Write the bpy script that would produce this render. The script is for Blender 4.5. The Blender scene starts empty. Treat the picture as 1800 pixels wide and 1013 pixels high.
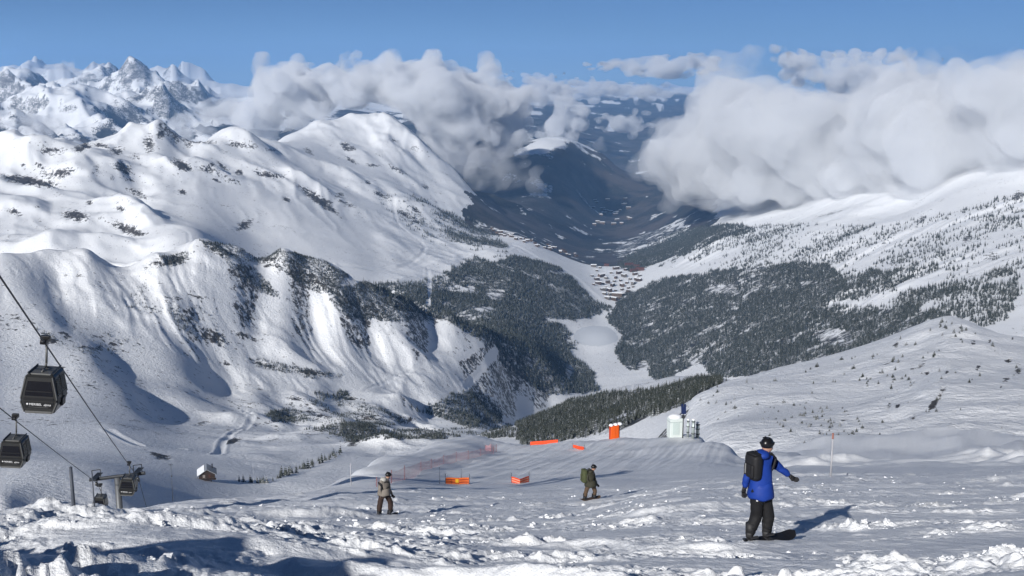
import bpy, bmesh, math, random
import numpy as np
from mathutils import Vector, Matrix

# ------------------------------------------------------------------ camera, sky, sun, exposure
sc = bpy.context.scene
col = sc.collection
F_PX = 1930.0                      # focal length in pixels of the 1800 px wide photograph
PITCH = math.radians(10.88)
cam_d = bpy.data.cameras.new('camera')
cam_d.sensor_width = 36.0
cam_d.lens = F_PX / 1800.0 * 36.0
cam_d.clip_start = 0.1
cam_d.clip_end = 200000.0
cam = bpy.data.objects.new('camera', cam_d)
cam.rotation_euler = (math.pi / 2 - PITCH, 0, 0)
col.objects.link(cam)
sc.camera = cam

SUN_EL = math.radians(26.5)
SUN_HEAD = math.radians(28.0)      # heading the light travels to, clockwise from the view direction (+Y)
SKY_STRENGTH = 0.05
SUN_STRENGTH = 5.0
world = bpy.data.worlds.new('World')
sc.world = world
world.use_nodes = True
wt = world.node_tree
wt.nodes.clear()
wo = wt.nodes.new('ShaderNodeOutputWorld')
wb = wt.nodes.new('ShaderNodeBackground')
ws = wt.nodes.new('ShaderNodeTexSky')
ws.sky_type = 'NISHITA'
ws.sun_disc = False
ws.sun_elevation = SUN_EL
ws.sun_rotation = math.pi + SUN_HEAD
ws.altitude = 6000.0
ws.air_density = 0.9
ws.dust_density = 0.0
ws.ozone_density = 6.0
wb.inputs['Strength'].default_value = SKY_STRENGTH
wt.links.new(ws.outputs[0], wb.inputs['Color'])
wt.links.new(wb.outputs[0], wo.inputs['Surface'])

sun_d = bpy.data.lights.new('sun', 'SUN')
sun_d.energy = SUN_STRENGTH
sun_d.angle = math.radians(0.53)
sun_d.color = (1.0, 0.975, 0.94)
sun = bpy.data.objects.new('sun', sun_d)
LIGHT = Vector((math.sin(SUN_HEAD) * math.cos(SUN_EL), math.cos(SUN_HEAD) * math.cos(SUN_EL), -math.sin(SUN_EL)))
sun.rotation_euler = LIGHT.to_track_quat('-Z', 'Y').to_euler()
col.objects.link(sun)

vs = sc.view_settings
vs.view_transform = 'Standard'
vs.look = 'None'
vs.exposure = 0.11
vs.gamma = 1.0
vs.use_curve_mapping = False
cy = sc.cycles
cy.max_bounces = 12
cy.diffuse_bounces = 1
cy.volume_bounces = 5
cy.use_denoising = True
cy.use_adaptive_sampling = True
cy.adaptive_threshold = 0.02
cy.volume_step_rate = 1.0
cy.sample_clamp_indirect = 6.0

rng = np.random.default_rng(7)
random.seed(7)

# ------------------------------------------------------------------ helpers
CP, SP = math.cos(PITCH), math.sin(PITCH)


def at(px, py, r):
    """point at horizontal distance r on the sight line of a photo pixel (1800 x 1013)"""
    a = (px - 900.0) / F_PX
    b = (506.5 - py) / F_PX
    x, y, z = a, CP + b * SP, -SP + b * CP
    s = r / math.hypot(x, y)
    return Vector((x * s, y * s, z * s))


def project(x, y, z):
    d = y * CP - z * SP
    return 900.0 + F_PX * x / d, 506.5 - F_PX * (y * SP + z * CP) / d


_perm = np.random.default_rng(11).permutation(512).astype(np.int64)
_ang = np.random.default_rng(12).random(512) * 2 * np.pi
_gx, _gy = np.cos(_ang), np.sin(_ang)


def noise2(x, y, seed=0):
    xi = np.floor(x).astype(np.int64)
    yi = np.floor(y).astype(np.int64)
    xf, yf = x - xi, y - yi
    u = xf * xf * xf * (xf * (xf * 6 - 15) + 10)
    v = yf * yf * yf * (yf * (yf * 6 - 15) + 10)

    def g(ix, iy, dx, dy):
        h = _perm[(_perm[(ix + seed * 37) & 511] + iy) & 511]
        return _gx[h] * dx + _gy[h] * dy
    a = g(xi, yi, xf, yf)
    b = g(xi + 1, yi, xf - 1, yf)
    c = g(xi, yi + 1, xf, yf - 1)
    d = g(xi + 1, yi + 1, xf - 1, yf - 1)
    return ((a + u * (b - a)) * (1 - v) + (c + u * (d - c)) * v) * 1.5


def fbm(x, y, octs=4, seed=0, gain=0.5):
    s, a, t = 0.0, 1.0, 0.0
    for k in range(octs):
        s = s + a * noise2(x * 2 ** k, y * 2 ** k, seed + k)
        t += a
        a *= gain
    return s / t


def noise3(x, y, z, seed=0):
    xi, yi, zi = (np.floor(v).astype(np.int64) for v in (x, y, z))
    xf, yf, zf = x - xi, y - yi, z - zi
    u, v, w = (t * t * t * (t * (t * 6 - 15) + 10) for t in (xf, yf, zf))

    def g(a, b, c):
        h = _perm[(_perm[(_perm[(xi + a + seed * 29) & 511] + yi + b) & 511] + zi + c) & 511]
        t = _ang[h]
        cz = np.cos(_ang[(h * 7 + 3) & 511])
        s = np.sqrt(1 - cz * cz)
        return (np.cos(t) * s * (xf - a) + np.sin(t) * s * (yf - b) + cz * (zf - c))
    l = lambda a, b, t: a + t * (b - a)
    return 1.4 * l(l(l(g(0, 0, 0), g(1, 0, 0), u), l(g(0, 1, 0), g(1, 1, 0), u), v),
                   l(l(g(0, 0, 1), g(1, 0, 1), u), l(g(0, 1, 1), g(1, 1, 1), u), v), w)


def sstep(a, b, x):
    t = np.clip((x - a) / (b - a), 0, 1)
    return t * t * (3 - 2 * t)


def in_poly(px, py, poly):
    inside = np.zeros(px.shape, bool)
    n = len(poly)
    for i in range(n):
        x0, y0 = poly[i]
        x1, y1 = poly[(i + 1) % n]
        if y0 == y1:
            continue
        c = (y0 > py) != (y1 > py)
        inside ^= c & (px < (x1 - x0) * (py - y0) / (y1 - y0) + x0)
    return inside


def line_dist(px, py, pts):
    """distance of points to a polyline"""
    best = np.full(px.shape, 1e9)
    for (x0, y0), (x1, y1) in zip(pts[:-1], pts[1:]):
        dx, dy = x1 - x0, y1 - y0
        t = np.clip(((px - x0) * dx + (py - y0) * dy) / (dx * dx + dy * dy + 1e-9), 0, 1)
        best = np.minimum(best, np.hypot(px - x0 - t * dx, py - y0 - t * dy))
    return best


def tag(o, label=None, cat=None, group=None, kind=None):
    if label: o['label'] = label
    if cat: o['category'] = cat
    if group: o['group'] = group
    if kind: o['kind'] = kind
    return o


def grid_mesh(name, X, Y, Z):
    """rows x cols grid to a mesh, smooth shaded"""
    n, m = X.shape
    me = bpy.data.meshes.new(name)
    co = np.stack([X, Y, Z], -1).reshape(-1).astype(np.float32)
    idx = np.arange(n * m).reshape(n, m)
    q = np.stack([idx[:-1, :-1], idx[:-1, 1:], idx[1:, 1:], idx[1:, :-1]], -1).reshape(-1).astype(np.int32)
    me.vertices.add(n * m)
    me.vertices.foreach_set('co', co)
    me.loops.add(len(q))
    me.loops.foreach_set('vertex_index', q)
    nq = len(q) // 4
    me.polygons.add(nq)
    me.polygons.foreach_set('loop_start', np.arange(nq, dtype=np.int32) * 4)
    me.polygons.foreach_set('loop_total', np.full(nq, 4, np.int32))
    me.polygons.foreach_set('use_smooth', np.ones(nq, bool))
    me.update(calc_edges=True)
    return me


def link(name, me, mat=None, parent=None):
    o = bpy.data.objects.new(name, me)
    col.objects.link(o)
    if mat is not None:
        me.materials.append(mat)
    if parent is not None:
        o.parent = parent
    return o


def float_attr(me, name, arr):
    a = me.attributes.new(name, 'FLOAT', 'POINT')
    a.data.foreach_set('value', arr.reshape(-1).astype(np.float32))


# ------------------------------------------------------------------ materials
class NT:
    """small helper for node trees"""
    def __init__(self, name, disp=False):
        self.m = bpy.data.materials.new(name)
        self.m.use_nodes = True
        self.t = self.m.node_tree
        self.t.nodes.clear()
        self.out = self.t.nodes.new('ShaderNodeOutputMaterial')

    def n(self, kind, **kw):
        nd = self.t.nodes.new(kind)
        for k, v in kw.items():
            if k in nd.inputs:
                self.set(nd.inputs[k], v)
            else:
                setattr(nd, k, v)
        return nd

    def set(self, inp, v):
        if hasattr(v, 'bl_rna') and isinstance(v, bpy.types.NodeSocket):
            self.t.links.new(v, inp)
        else:
            inp.default_value = v

    def math(self, op, a, b=0.0, c=0.0, clamp=False):
        nd = self.t.nodes.new('ShaderNodeMath')
        nd.operation = op
        nd.use_clamp = clamp
        for i, v in enumerate((a, b, c)):
            self.set(nd.inputs[i], v)
        return nd.outputs[0]

    def ramp(self, v, lo, hi, smooth=True):
        nd = self.t.nodes.new('ShaderNodeMapRange')
        nd.interpolation_type = 'SMOOTHSTEP' if smooth else 'LINEAR'
        nd.clamp = True
        self.set(nd.inputs['Value'], v)
        nd.inputs['From Min'].default_value = lo
        nd.inputs['From Max'].default_value = hi
        return nd.outputs[0]

    def noise(self, vec, scale, detail=4.0, rough=0.55, out='Fac'):
        nd = self.t.nodes.new('ShaderNodeTexNoise')
        self.set(nd.inputs['Vector'], vec)
        nd.inputs['Scale'].default_value = scale
        nd.inputs['Detail'].default_value = detail
        nd.inputs['Roughness'].default_value = rough
        return nd.outputs[out]

    def mix(self, f, a, b):
        nd = self.t.nodes.new('ShaderNodeMix')
        nd.data_type = 'RGBA'
        self.set(nd.inputs[0], f)
        self.set(nd.inputs[6], a)
        self.set(nd.inputs[7], b)
        return nd.outputs[2]

    def attr(self, name):
        nd = self.t.nodes.new('ShaderNodeAttribute')
        nd.attribute_name = name
        return nd.outputs['Fac']

    def pos(self):
        return self.t.nodes.new('ShaderNodeNewGeometry').outputs['Position']

    def normal_z(self):
        g = self.t.nodes.new('ShaderNodeNewGeometry')
        s = self.t.nodes.new('ShaderNodeSeparateXYZ')
        self.t.links.new(g.outputs['Normal'], s.inputs[0])
        return s.outputs[2]

    def bsdf(self, color, rough=0.6, spec=0.3, metal=0.0, normal=None, **kw):
        b = self.t.nodes.new('ShaderNodeBsdfPrincipled')
        self.set(b.inputs['Base Color'], color)
        self.set(b.inputs['Roughness'], rough)
        self.set(b.inputs['Specular IOR Level'], spec)
        self.set(b.inputs['Metallic'], metal)
        if normal is not None:
            self.set(b.inputs['Normal'], normal)
        for k, v in kw.items():
            self.set(b.inputs[k], v)
        self.t.links.new(b.outputs[0], self.out.inputs['Surface'])
        return b

    def bump(self, h, strength, dist):
        b = self.t.nodes.new('ShaderNodeBump')
        b.inputs['Strength'].default_value = strength
        b.inputs['Distance'].default_value = dist
        self.set(b.inputs['Height'], h)
        return b.outputs[0]


def rgb(r, g, b):
    return (r, g, b, 1.0)


def plain(name, color, rough=0.5, metal=0.0, spec=0.4, var=0.12, scale=6.0):
    """paint, cloth, metal: one colour with slight uneven wear"""
    t = NT(name)
    tc = t.n('ShaderNodeTexCoord').outputs['Object']
    f = t.noise(tc, scale, 5.0, 0.6)
    c0 = tuple(max(0, v * (1 - var)) for v in color) + (1,)
    c1 = tuple(min(1, v * (1 + var)) for v in color) + (1,)
    t.bsdf(t.mix(f, c0, c1), rough, spec, metal)
    return t.m
# ------------------------------------------------------------------ the terrain: one height field through measured points
CTRL = []          # (px, py, r) seen in the photograph


def P(*pts):
    CTRL.extend(pts)


# foreground slope
for x in (-250, 0, 200, 400):
    P((x, 1075, 7), (x, 1013, 11.5), (x, 955, 20), (x, 915, 40))
P((-250, 912, 58), (0, 908, 58), (132, 900, 60), (200, 898, 62), (300, 886, 66), (380, 878, 70), (450, 872, 75), (560, 862, 84))
for x in (600, 800, 1000):
    P((x, 1075, 7), (x, 1013, 11.5), (x, 955, 19), (x, 905, 42))
P((675, 907, 43), (1035, 880, 50), (690, 850, 72), (800, 855, 88), (910, 853, 88), (1035, 850, 72), (1150, 850, 70))
for x in (1200, 1350, 1500, 1700, 2050):
    P((x, 1075, 7), (x, 1013, 11.5), (x, 948, 18.2), (x, 900, 27), (x, 868, 38))
P((200, 905, 50), (300, 898, 50), (380, 893, 53), (450, 888, 55), (527, 878, 60), (600, 866, 62), (300, 893, 58), (450, 880, 65), (527, 868, 75), (600, 858, 76))
P((1310, 842, 58), (1460, 834, 62), (1600, 838, 60), (1800, 826, 62), (2050, 822, 62))
# piste mound beyond
P((620, 830, 112), (650, 818, 130), (760, 780, 170), (840, 767, 180), (890, 782, 180), (940, 785, 175), (1000, 777, 170),
  (1090, 770, 160), (1180, 770, 155), (1230, 766, 152), (1280, 792, 135), (1305, 822, 112),
  (700, 835, 105), (870, 795, 160), (800, 815, 130), (900, 820, 120), (1000, 810, 122), (1100, 800, 125), (1200, 800, 120), (1150, 825, 95),
  (1000, 832, 98), (900, 838, 100), (600, 847, 92), (650, 842, 92), (640, 826, 116), (720, 800, 150), (760, 820, 118), (850, 830, 105), (1000, 795, 145), (1100, 785, 145), (1200, 782, 138), (1250, 800, 118), (1230, 820, 92))
HID = []           # (px, r, z) hidden ground


def Hd(*pts):
    HID.extend(pts)


for x in (-250, 0, 200, 400, 560):
    Hd((x, 100, -43.5), (x, 140, -65), (x, 200, -100), (x, 320, -165), (x, 480, -228))
for x in (680, 800, 900, 1000, 1100):
    Hd((x, 215, -84), (x, 260, -106), (x, 400, -170), (x, 650, -260))
Hd((1200, 190, -67), (1200, 240, -87), (1200, 400, -145), (1310, 140, -54), (1310, 180, -69), (1310, 250, -97))
for x in (1460, 1600, 1800, 2050):
    pass
# basin on the left with the hut
P((0, 885, 560), (0, 840, 680), (0, 790, 900), (100, 870, 600), (200, 862, 620), (200, 800, 950), (200, 750, 1300), (300, 850, 720), (365, 822, 900),
  (300, 780, 1200), (300, 740, 1600), (450, 850, 820), (450, 790, 1150), (450, 740, 1700), (450, 700, 1900), (560, 830, 900), (560, 760, 1500),
  (600, 715, 2050), (640, 770, 1500), (700, 750, 2000), (750, 740, 2200), (780, 765, 1900), (850, 720, 2500), (850, 760, 2050), (900, 705, 2800), (950, 715, 2900), (960, 700, 3000),
  (500, 740, 1850), (620, 760, 1650))
# near hill on the left edge
P((-250, 500, 1850), (0, 525, 2010), (90, 560, 1935), (160, 620, 1805), (225, 690, 1640), (0, 620, 1770), (0, 700, 1540), (100, 650, 1710), (100, 720, 1440), (100, 790, 1090), (-250, 640, 1680), (-250, 760, 1300), (-250, 860, 680), (200, 730, 1450))
P((40, 515, 2040), (120, 570, 1965), (200, 640, 1845), (260, 705, 1690))
# spur: crest and its face
P((-250, 430, 2250), (0, 442, 2300), (80, 436, 2330), (150, 440, 2330), (270, 452, 2330), (350, 424, 2420), (420, 428, 2450), (500, 440, 2500), (560, 456, 2530), (600, 476, 2550),
  (650, 497, 2600), (720, 530, 2680), (790, 557, 2780), (850, 582, 2880), (900, 620, 2960), (960, 655, 3060), (1040, 695, 3200))
P((100, 500, 2180), (250, 520, 2180), (350, 500, 2250), (350, 580, 2130), (300, 640, 1910), (400, 690, 1960), (450, 560, 2280), (450, 640, 2100), (550, 560, 2380), (550, 640, 2200), (560, 700, 2020),
  (650, 600, 2420), (650, 680, 2180), (750, 620, 2550), (750, 680, 2300), (850, 680, 2600), (860, 630, 2750), (950, 690, 2950))
# hidden bowl behind the spur, then plateau and the upper ridge
Hd((-250, 2700, -560), (0, 2700, -570), (200, 2700, -580), (420, 2750, -600), (600, 2850, -660), (720, 3000, -740), (800, 3100, -790), (480, 3300, -640), (200, 3100, -600))
P((-250, 420, 3500), (0, 425, 3500), (100, 425, 3450), (200, 428, 3450), (300, 425, 3300), (350, 415, 3400), (450, 415, 4000), (550, 440, 3950), (620, 465, 3900), (700, 495, 3900), (740, 520, 3700),
  (0, 370, 3900), (100, 365, 3950), (200, 370, 3900), (300, 375, 3950), (400, 360, 4300), (500, 370, 4400), (600, 400, 4450), (700, 430, 4500), (760, 460, 4400), (820, 450, 4650),
  (0, 320, 4300), (100, 310, 4350), (220, 290, 4500), (300, 300, 4500), (400, 300, 4800), (500, 310, 5000), (600, 330, 5200), (700, 360, 5300), (780, 400, 5200), (840, 400, 5600))
P((-250, 275, 4800), (0, 264, 4800), (60, 262, 4800), (100, 252, 4800), (140, 254, 4850), (200, 236, 4950), (230, 228, 5000), (275, 230, 5030), (292, 242, 5050), (330, 262, 5000), (370, 252, 5150), (400, 240, 5300), (440, 246, 5400), (480, 252, 5500), (540, 264, 5700))
# round hill and its shoulder
P((500, 244, 6700), (560, 222, 6850), (620, 209, 7000), (690, 214, 7050), (730, 234, 7050), (760, 262, 7000), (600, 262, 6200), (680, 290, 6100), (750, 310, 6300), (800, 300, 6900), (850, 330, 6900), (830, 355, 6300), (640, 240, 6600), (700, 255, 6600))
Hd((-250, 5600, -560), (0, 5600, -540), (200, 5700, -520), (400, 6000, -520), (0, 8000, -900), (300, 8000, -950), (500, 8500, -900), (650, 8500, -800), (-250, 8000, -900))
# left bank: forest above the lake, village shelf
P((850, 520, 3950), (900, 500, 4250), (950, 560, 4000), (1000, 545, 4300), (1050, 552, 4500), (950, 480, 4650), (1000, 500, 4700), (870, 460, 4650), (980, 600, 3850), (920, 590, 3500), (860, 560, 3500), (1000, 650, 3500),
  (900, 430, 5200), (900, 405, 5700), (860, 402, 5700), (950, 430, 5600), (1000, 460, 5450), (1040, 480, 5400))
# valley floor with the lake and the village
P((1090, 682, 3320), (1140, 680, 3250), (1060, 650, 3560), (1020, 610, 3930), (1040, 590, 4080), (1070, 590, 4080), (1050, 560, 4430), (1080, 560, 4430), (1090, 515, 5000), (1070, 490, 5300), (1130, 490, 5300), (1080, 470, 5650),
  (1060, 445, 7000), (1040, 425, 7700), (1040, 400, 8800), (1060, 365, 10300), (1090, 335, 12500), (1060, 300, 15500))
# left bank behind the village: wooded spurs
P((790, 325, 7600), (850, 345, 7600), (930, 372, 7700), (990, 400, 7800), (1030, 422, 7800), (850, 380, 6900), (920, 405, 6700), (980, 435, 6600), (1020, 450, 6700),
  (900, 270, 10400), (950, 245, 10800), (1000, 245, 11000), (1060, 272, 11400), (1110, 305, 12000), (960, 330, 9200), (1010, 360, 9200), (900, 330, 9000), (1040, 330, 10400))
# right bank
P((1100, 600, 4080), (1200, 600, 3750), (1300, 600, 3420), (1400, 600, 3120), (1130, 640, 3650), (1150, 668, 3400), (1220, 650, 3350), (1300, 650, 3000),
  (1130, 520, 4850), (1200, 500, 4650), (1300, 490, 4330), (1400, 480, 4050), (1500, 470, 3800), (1600, 470, 3500), (1750, 470, 3200), (2050, 470, 2900), (1500, 560, 3150), (1650, 530, 2900), (1750, 560, 2600), (2050, 560, 2400),
  (1180, 445, 6000), (1250, 420, 5600), (1400, 410, 4850), (1600, 400, 4250), (1800, 400, 3700), (2050, 390, 3500),
  (1120, 430, 7300), (1150, 400, 8300), (1250, 375, 7300), (1400, 370, 6000), (1600, 355, 5000), (1800, 330, 4400), (2050, 320, 4200),
  (1150, 350, 10300), (1250, 320, 9000), (1400, 300, 7500), (1600, 270, 6300), (1800, 235, 5300), (2050, 220, 5200))
# near right hill with wooded flank
P((1260, 680, 682), (1330, 664, 715), (1400, 643, 762), (1550, 597, 828), (1630, 564, 861), (1660, 556, 867), (1700, 566, 867), (1740, 583, 867), (1800, 600, 861), (2050, 600, 861),
  (1300, 780, 319), (1300, 730, 471), (1460, 800, 270), (1460, 720, 445), (1500, 660, 616), (1600, 640, 630), (1600, 800, 260), (1620, 720, 418), (1700, 640, 616), (1720, 700, 445), (1800, 800, 240), (1800, 720, 385), (1800, 650, 564), (2050, 700, 432), (2050, 800, 250), (1380, 700, 524),
  (1240, 750, 379), (1220, 700, 577))
P((1460, 810, 200), (1600, 815, 200), (1760, 808, 200), (1460, 822, 120), (1600, 826, 120), (1760, 818, 120), (1350, 800, 200), (1460, 770, 300), (1600, 765, 300), (1760, 760, 300))
P((920, 770, 1080), (1000, 762, 980), (1080, 740, 900), (1150, 722, 860), (920, 742, 1450), (1000, 708, 1600), (1100, 692, 1520), (1200, 670, 1400), (1260, 664, 1250), (1000, 735, 1250), (1100, 715, 1150), (1180, 700, 1000))
Hd((920, 1750, -640), (1000, 1950, -690), (1100, 1950, -700), (1200, 1800, -640), (1000, 2500, -860), (1100, 2600, -900), (1200, 2500, -820), (1300, 1500, -520), (1300, 2200, -740), (1450, 1450, -470), (1450, 2100, -650), (1600, 1450, -430), (1600, 2000, -560), (1700, 1450, -420), (1800, 1450, -420), (1800, 1900, -500), (2050, 1500, -430), (2050, 1900, -480))
# far peaks on the left
P((-250, 172, 17500), (0, 178, 17000), (40, 166, 17000), (75, 178, 17000), (110, 202, 16500), (150, 174, 20000), (170, 168, 20000), (195, 174, 20000), (218, 184, 20000), (250, 182, 17500), (272, 178, 17500), (300, 184, 17500), (345, 197, 17500), (400, 215, 16500), (440, 211, 15500), (500, 204, 15500),
  (50, 204, 14500), (130, 214, 15500), (200, 215, 15500), (280, 210, 15800), (200, 214, 14000), (300, 214, 14000), (380, 204, 14800), (0, 249, 11500), (100, 249, 11500), (200, 246, 11500), (300, 249, 11500), (0, 214, 14500), (-250, 214, 13000))
Hd((40, 24000, 0), (200, 26000, 0), (400, 22000, -300), (550, 18000, -400), (600, 12000, -800), (700, 12000, -900), (800, 13000, -950))
# far valley and far snow mountains
P((950, 215, 19000), (1020, 215, 20000), (1100, 235, 20000), (900, 190, 22000), (1000, 180, 30000), (1100, 180, 30000), (1180, 190, 28000), (900, 160, 38000), (980, 152, 40000), (1050, 146, 42000), (1120, 150, 42000), (1200, 155, 42000), (1300, 165, 40000), (1500, 165, 40000), (1800, 165, 40000), (700, 165, 38000), (500, 165, 38000))
Hd((1300, 14000, -900), (1500, 14000, -900), (1800, 14000, -900), (1300, 24000, -1000), (1700, 24000, -1000), (2050, 14000, -900), (2050, 30000, -800), (-250, 40000, -500), (200, 40000, -500), (1000, 60000, -1200), (0, 60000, -1000), (2000, 60000, -1000), (600, 60000, -1000), (1500, 60000, -1000))

KA, KB = 3.2, 1.0
_pts, _val = [], []
for (px, py, r) in CTRL:
    p = at(px, py, r)
    _pts.append((math.atan2(p.x, p.y) * KA, math.log(r) * KB))
    _val.append(p.z / r)
for (px, r, z) in HID:
    _pts.append((math.atan((px - 900.0) / F_PX * 1.0) * KA, math.log(r) * KB))
    _val.append(z / r)
_pts = np.array(_pts)
_val = np.array(_val)
_c2 = 0.03 ** 2
_A = np.sqrt(((_pts[:, None] - _pts[None]) ** 2).sum(-1) + _c2)
_n = len(_pts)
_Q = np.concatenate([np.ones((_n, 1)), _pts], 1)
_M = np.zeros((_n + 3, _n + 3))
_M[:_n, :_n] = _A + np.eye(_n) * -0.004
_M[:_n, _n:] = _Q
_M[_n:, :_n] = _Q.T
_w = np.linalg.solve(_M, np.concatenate([_val, np.zeros(3)]))


def field(az, lr):
    """tangent of elevation for azimuth and log distance"""
    a, b = az.reshape(-1) * KA, lr.reshape(-1) * KB
    out = np.empty(a.shape)
    for i in range(0, len(a), 20000):
        s = slice(i, i + 20000)
        d = np.sqrt((a[s, None] - _pts[None, :, 0]) ** 2 + (b[s, None] - _pts[None, :, 1]) ** 2 + _c2)
        out[s] = d @ _w[:_n] + _w[_n] + a[s] * _w[_n + 1] + b[s] * _w[_n + 2]
    return out.reshape(az.shape)


# coarse table of the field, then bicubic-ish (bilinear on a fine table) lookup
AZ0, AZ1, NA_T = math.radians(-46), math.radians(46), 420
LR0, LR1, NR_T = math.log(3.0), math.log(70000.0), 720
_ta, _tr = np.meshgrid(np.linspace(AZ0, AZ1, NA_T), np.linspace(LR0, LR1, NR_T))
_tab = field(_ta, _tr)


def cub(t, p0, p1, p2, p3):
    return p1 + 0.5 * t * (p2 - p0 + t * (2 * p0 - 5 * p1 + 4 * p2 - p3 + t * (3 * (p1 - p2) + p3 - p0)))


def base_z(x, y):
    r = np.hypot(x, y)
    ca = np.clip((np.arctan2(x, y) - AZ0) / (AZ1 - AZ0) * (NA_T - 1), 1, NA_T - 2.001)
    cr = np.clip((np.log(np.maximum(r, 3.0)) - LR0) / (LR1 - LR0) * (NR_T - 1), 1, NR_T - 2.001)
    ia, ir = ca.astype(int), cr.astype(int)
    ta, tr = ca - ia, cr - ir
    rows = []
    for k in (-1, 0, 1, 2):
        j = np.clip(ir + k, 0, NR_T - 1)
        rows.append(cub(ta, _tab[j, ia - 1], _tab[j, ia], _tab[j, ia + 1], _tab[j, np.clip(ia + 2, 0, NA_T - 1)]))
    return cub(tr, *rows) * r


def spaced(knots):
    out = []
    for (r0, r1, n) in knots:
        out.append(np.exp(np.linspace(math.log(r0), math.log(r1), n, endpoint=False)))
    out.append(np.array([knots[-1][1]]))
    return np.concatenate(out)
# ------------------------------------------------------------------ relief
ROUGH = [  # (px, r, relief of the open octaves)
    (-200, 1300, .020), (0, 1300, .020), (100, 900, .018), (200, 700, .010), (350, 900, .012), (300, 1300, .020), (450, 1500, .075), (450, 1100, .04), (600, 1500, .088), (600, 1850, .085), (450, 1750, .075), (300, 1600, .045), (750, 1900, .08), (850, 2200, .06), (950, 2900, .006),
    (100, 2200, .028), (300, 2200, .040), (450, 2300, .055), (600, 2450, .065), (750, 2600, .055), (900, 2850, .05), (350, 2000, .03),
    (0, 3600, .07), (200, 3600, .08), (400, 4200, .035), (600, 4400, .04), (750, 4500, .055), (800, 4600, .06), (100, 4700, .085), (300, 4900, .085), (450, 5300, .085), (600, 5600, .055), (620, 6700, .06), (750, 6800, .06),
    (900, 4000, .045), (950, 4300, .04), (900, 5500, .03), (1040, 3800, .0015), (1090, 3350, .003), (1070, 4600, .003), (1090, 5200, .012), (1080, 7500, .05), (1000, 7000, .06), (950, 9500, .085), (1000, 14000, .085), (1100, 10500, .08),
    (1200, 4200, .03), (1400, 3500, .035), (1600, 3200, .045), (1800, 3000, .045), (1800, 4000, .05), (1500, 4700, .045), (1200, 6000, .04),
    (1300, 500, .022), (1500, 600, .026), (1700, 600, .034), (1800, 400, .026), (1600, 1000, .034), (1400, 900, .028), (1050, 1100, .03), (1200, 800, .024), (1460, 150, .07), (1800, 150, .07), (1460, 250, .075), (1700, 250, .075), (1350, 250, .06),
    (800, 180, .007), (1000, 170, .007), (600, 130, .008), (1200, 150, .006), (800, 300, .02), (1000, 500, .02), (300, 300, .02), (300, 500, .015), (0, 500, .015),
    (0, 17000, .135), (200, 17500, .135), (400, 16000, .13), (150, 13000, .12), (600, 16000, .08), (1100, 22000, .06), (1050, 40000, .09), (1500, 30000, .07), (1800, 12000, .06), (400, 9000, .06),
]
_rp = np.array([(math.atan((p - 900) / F_PX) * 4.0, math.log(r), a) for p, r, a in ROUGH])


def shepard(az, lr):
    a, b = az.reshape(-1) * 4.0, lr.reshape(-1)
    out = np.empty(a.shape)
    for i in range(0, len(a), 50000):
        s = slice(i, i + 50000)
        d2 = (a[s, None] - _rp[None, :, 0]) ** 2 + (b[s, None] - _rp[None, :, 1]) ** 2
        w = 1.0 / (d2 + 0.002) ** 2
        out[s] = (w * _rp[None, :, 2]).sum(1) / w.sum(1)
    return out.reshape(az.shape)


_tr2, _ta2 = np.linspace(LR0, LR1, 260), np.linspace(AZ0, AZ1, 160)
_rt = shepard(*np.meshgrid(_ta2, _tr2))


def rough_at(x, y):
    r = np.hypot(x, y)
    ca = np.clip((np.arctan2(x, y) - AZ0) / (AZ1 - AZ0) * 159, 0, 158.99)
    cr = np.clip((np.log(np.maximum(r, 3.0)) - LR0) / (LR1 - LR0) * 259, 0, 258.99)
    ia, ir = ca.astype(int), cr.astype(int)
    ta, tr = ca - ia, cr - ir
    return (_rt[ir, ia] * (1 - ta) + _rt[ir, ia + 1] * ta) * (1 - tr) + (_rt[ir + 1, ia] * (1 - ta) + _rt[ir + 1, ia + 1] * ta) * tr


def gullies(x, y, head, ls, lt, seed):
    """furrows running down the slope in direction head (radians clockwise from +Y)"""
    s, c = math.sin(head), math.cos(head)
    t = x * s + y * c
    u = x * c - y * s
    u = u + fbm(x / (ls * 5.0), y / (ls * 5.0), 3, seed + 5) * ls * 0.9
    n = noise2(u / ls, t / lt, seed) + 0.5 * noise2(u / ls * 2.1, t / lt * 1.7, seed + 1) + 0.25 * noise2(u / ls * 4.3, t / lt * 3.1, seed + 2)
    return (0.42 - np.abs(n) ** 0.8) * sstep(-0.12, 0.30, fbm(x / (ls * 6), y / (ls * 6), 2, seed + 170))


def bump_region(x, y, px, r, sx, sr):
    a = (np.arctan2(x, y) - math.atan((px - 900) / F_PX)) / (sx / F_PX)
    b = np.log(np.hypot(x, y) / r) / sr
    return np.exp(-(a * a + b * b))


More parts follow.
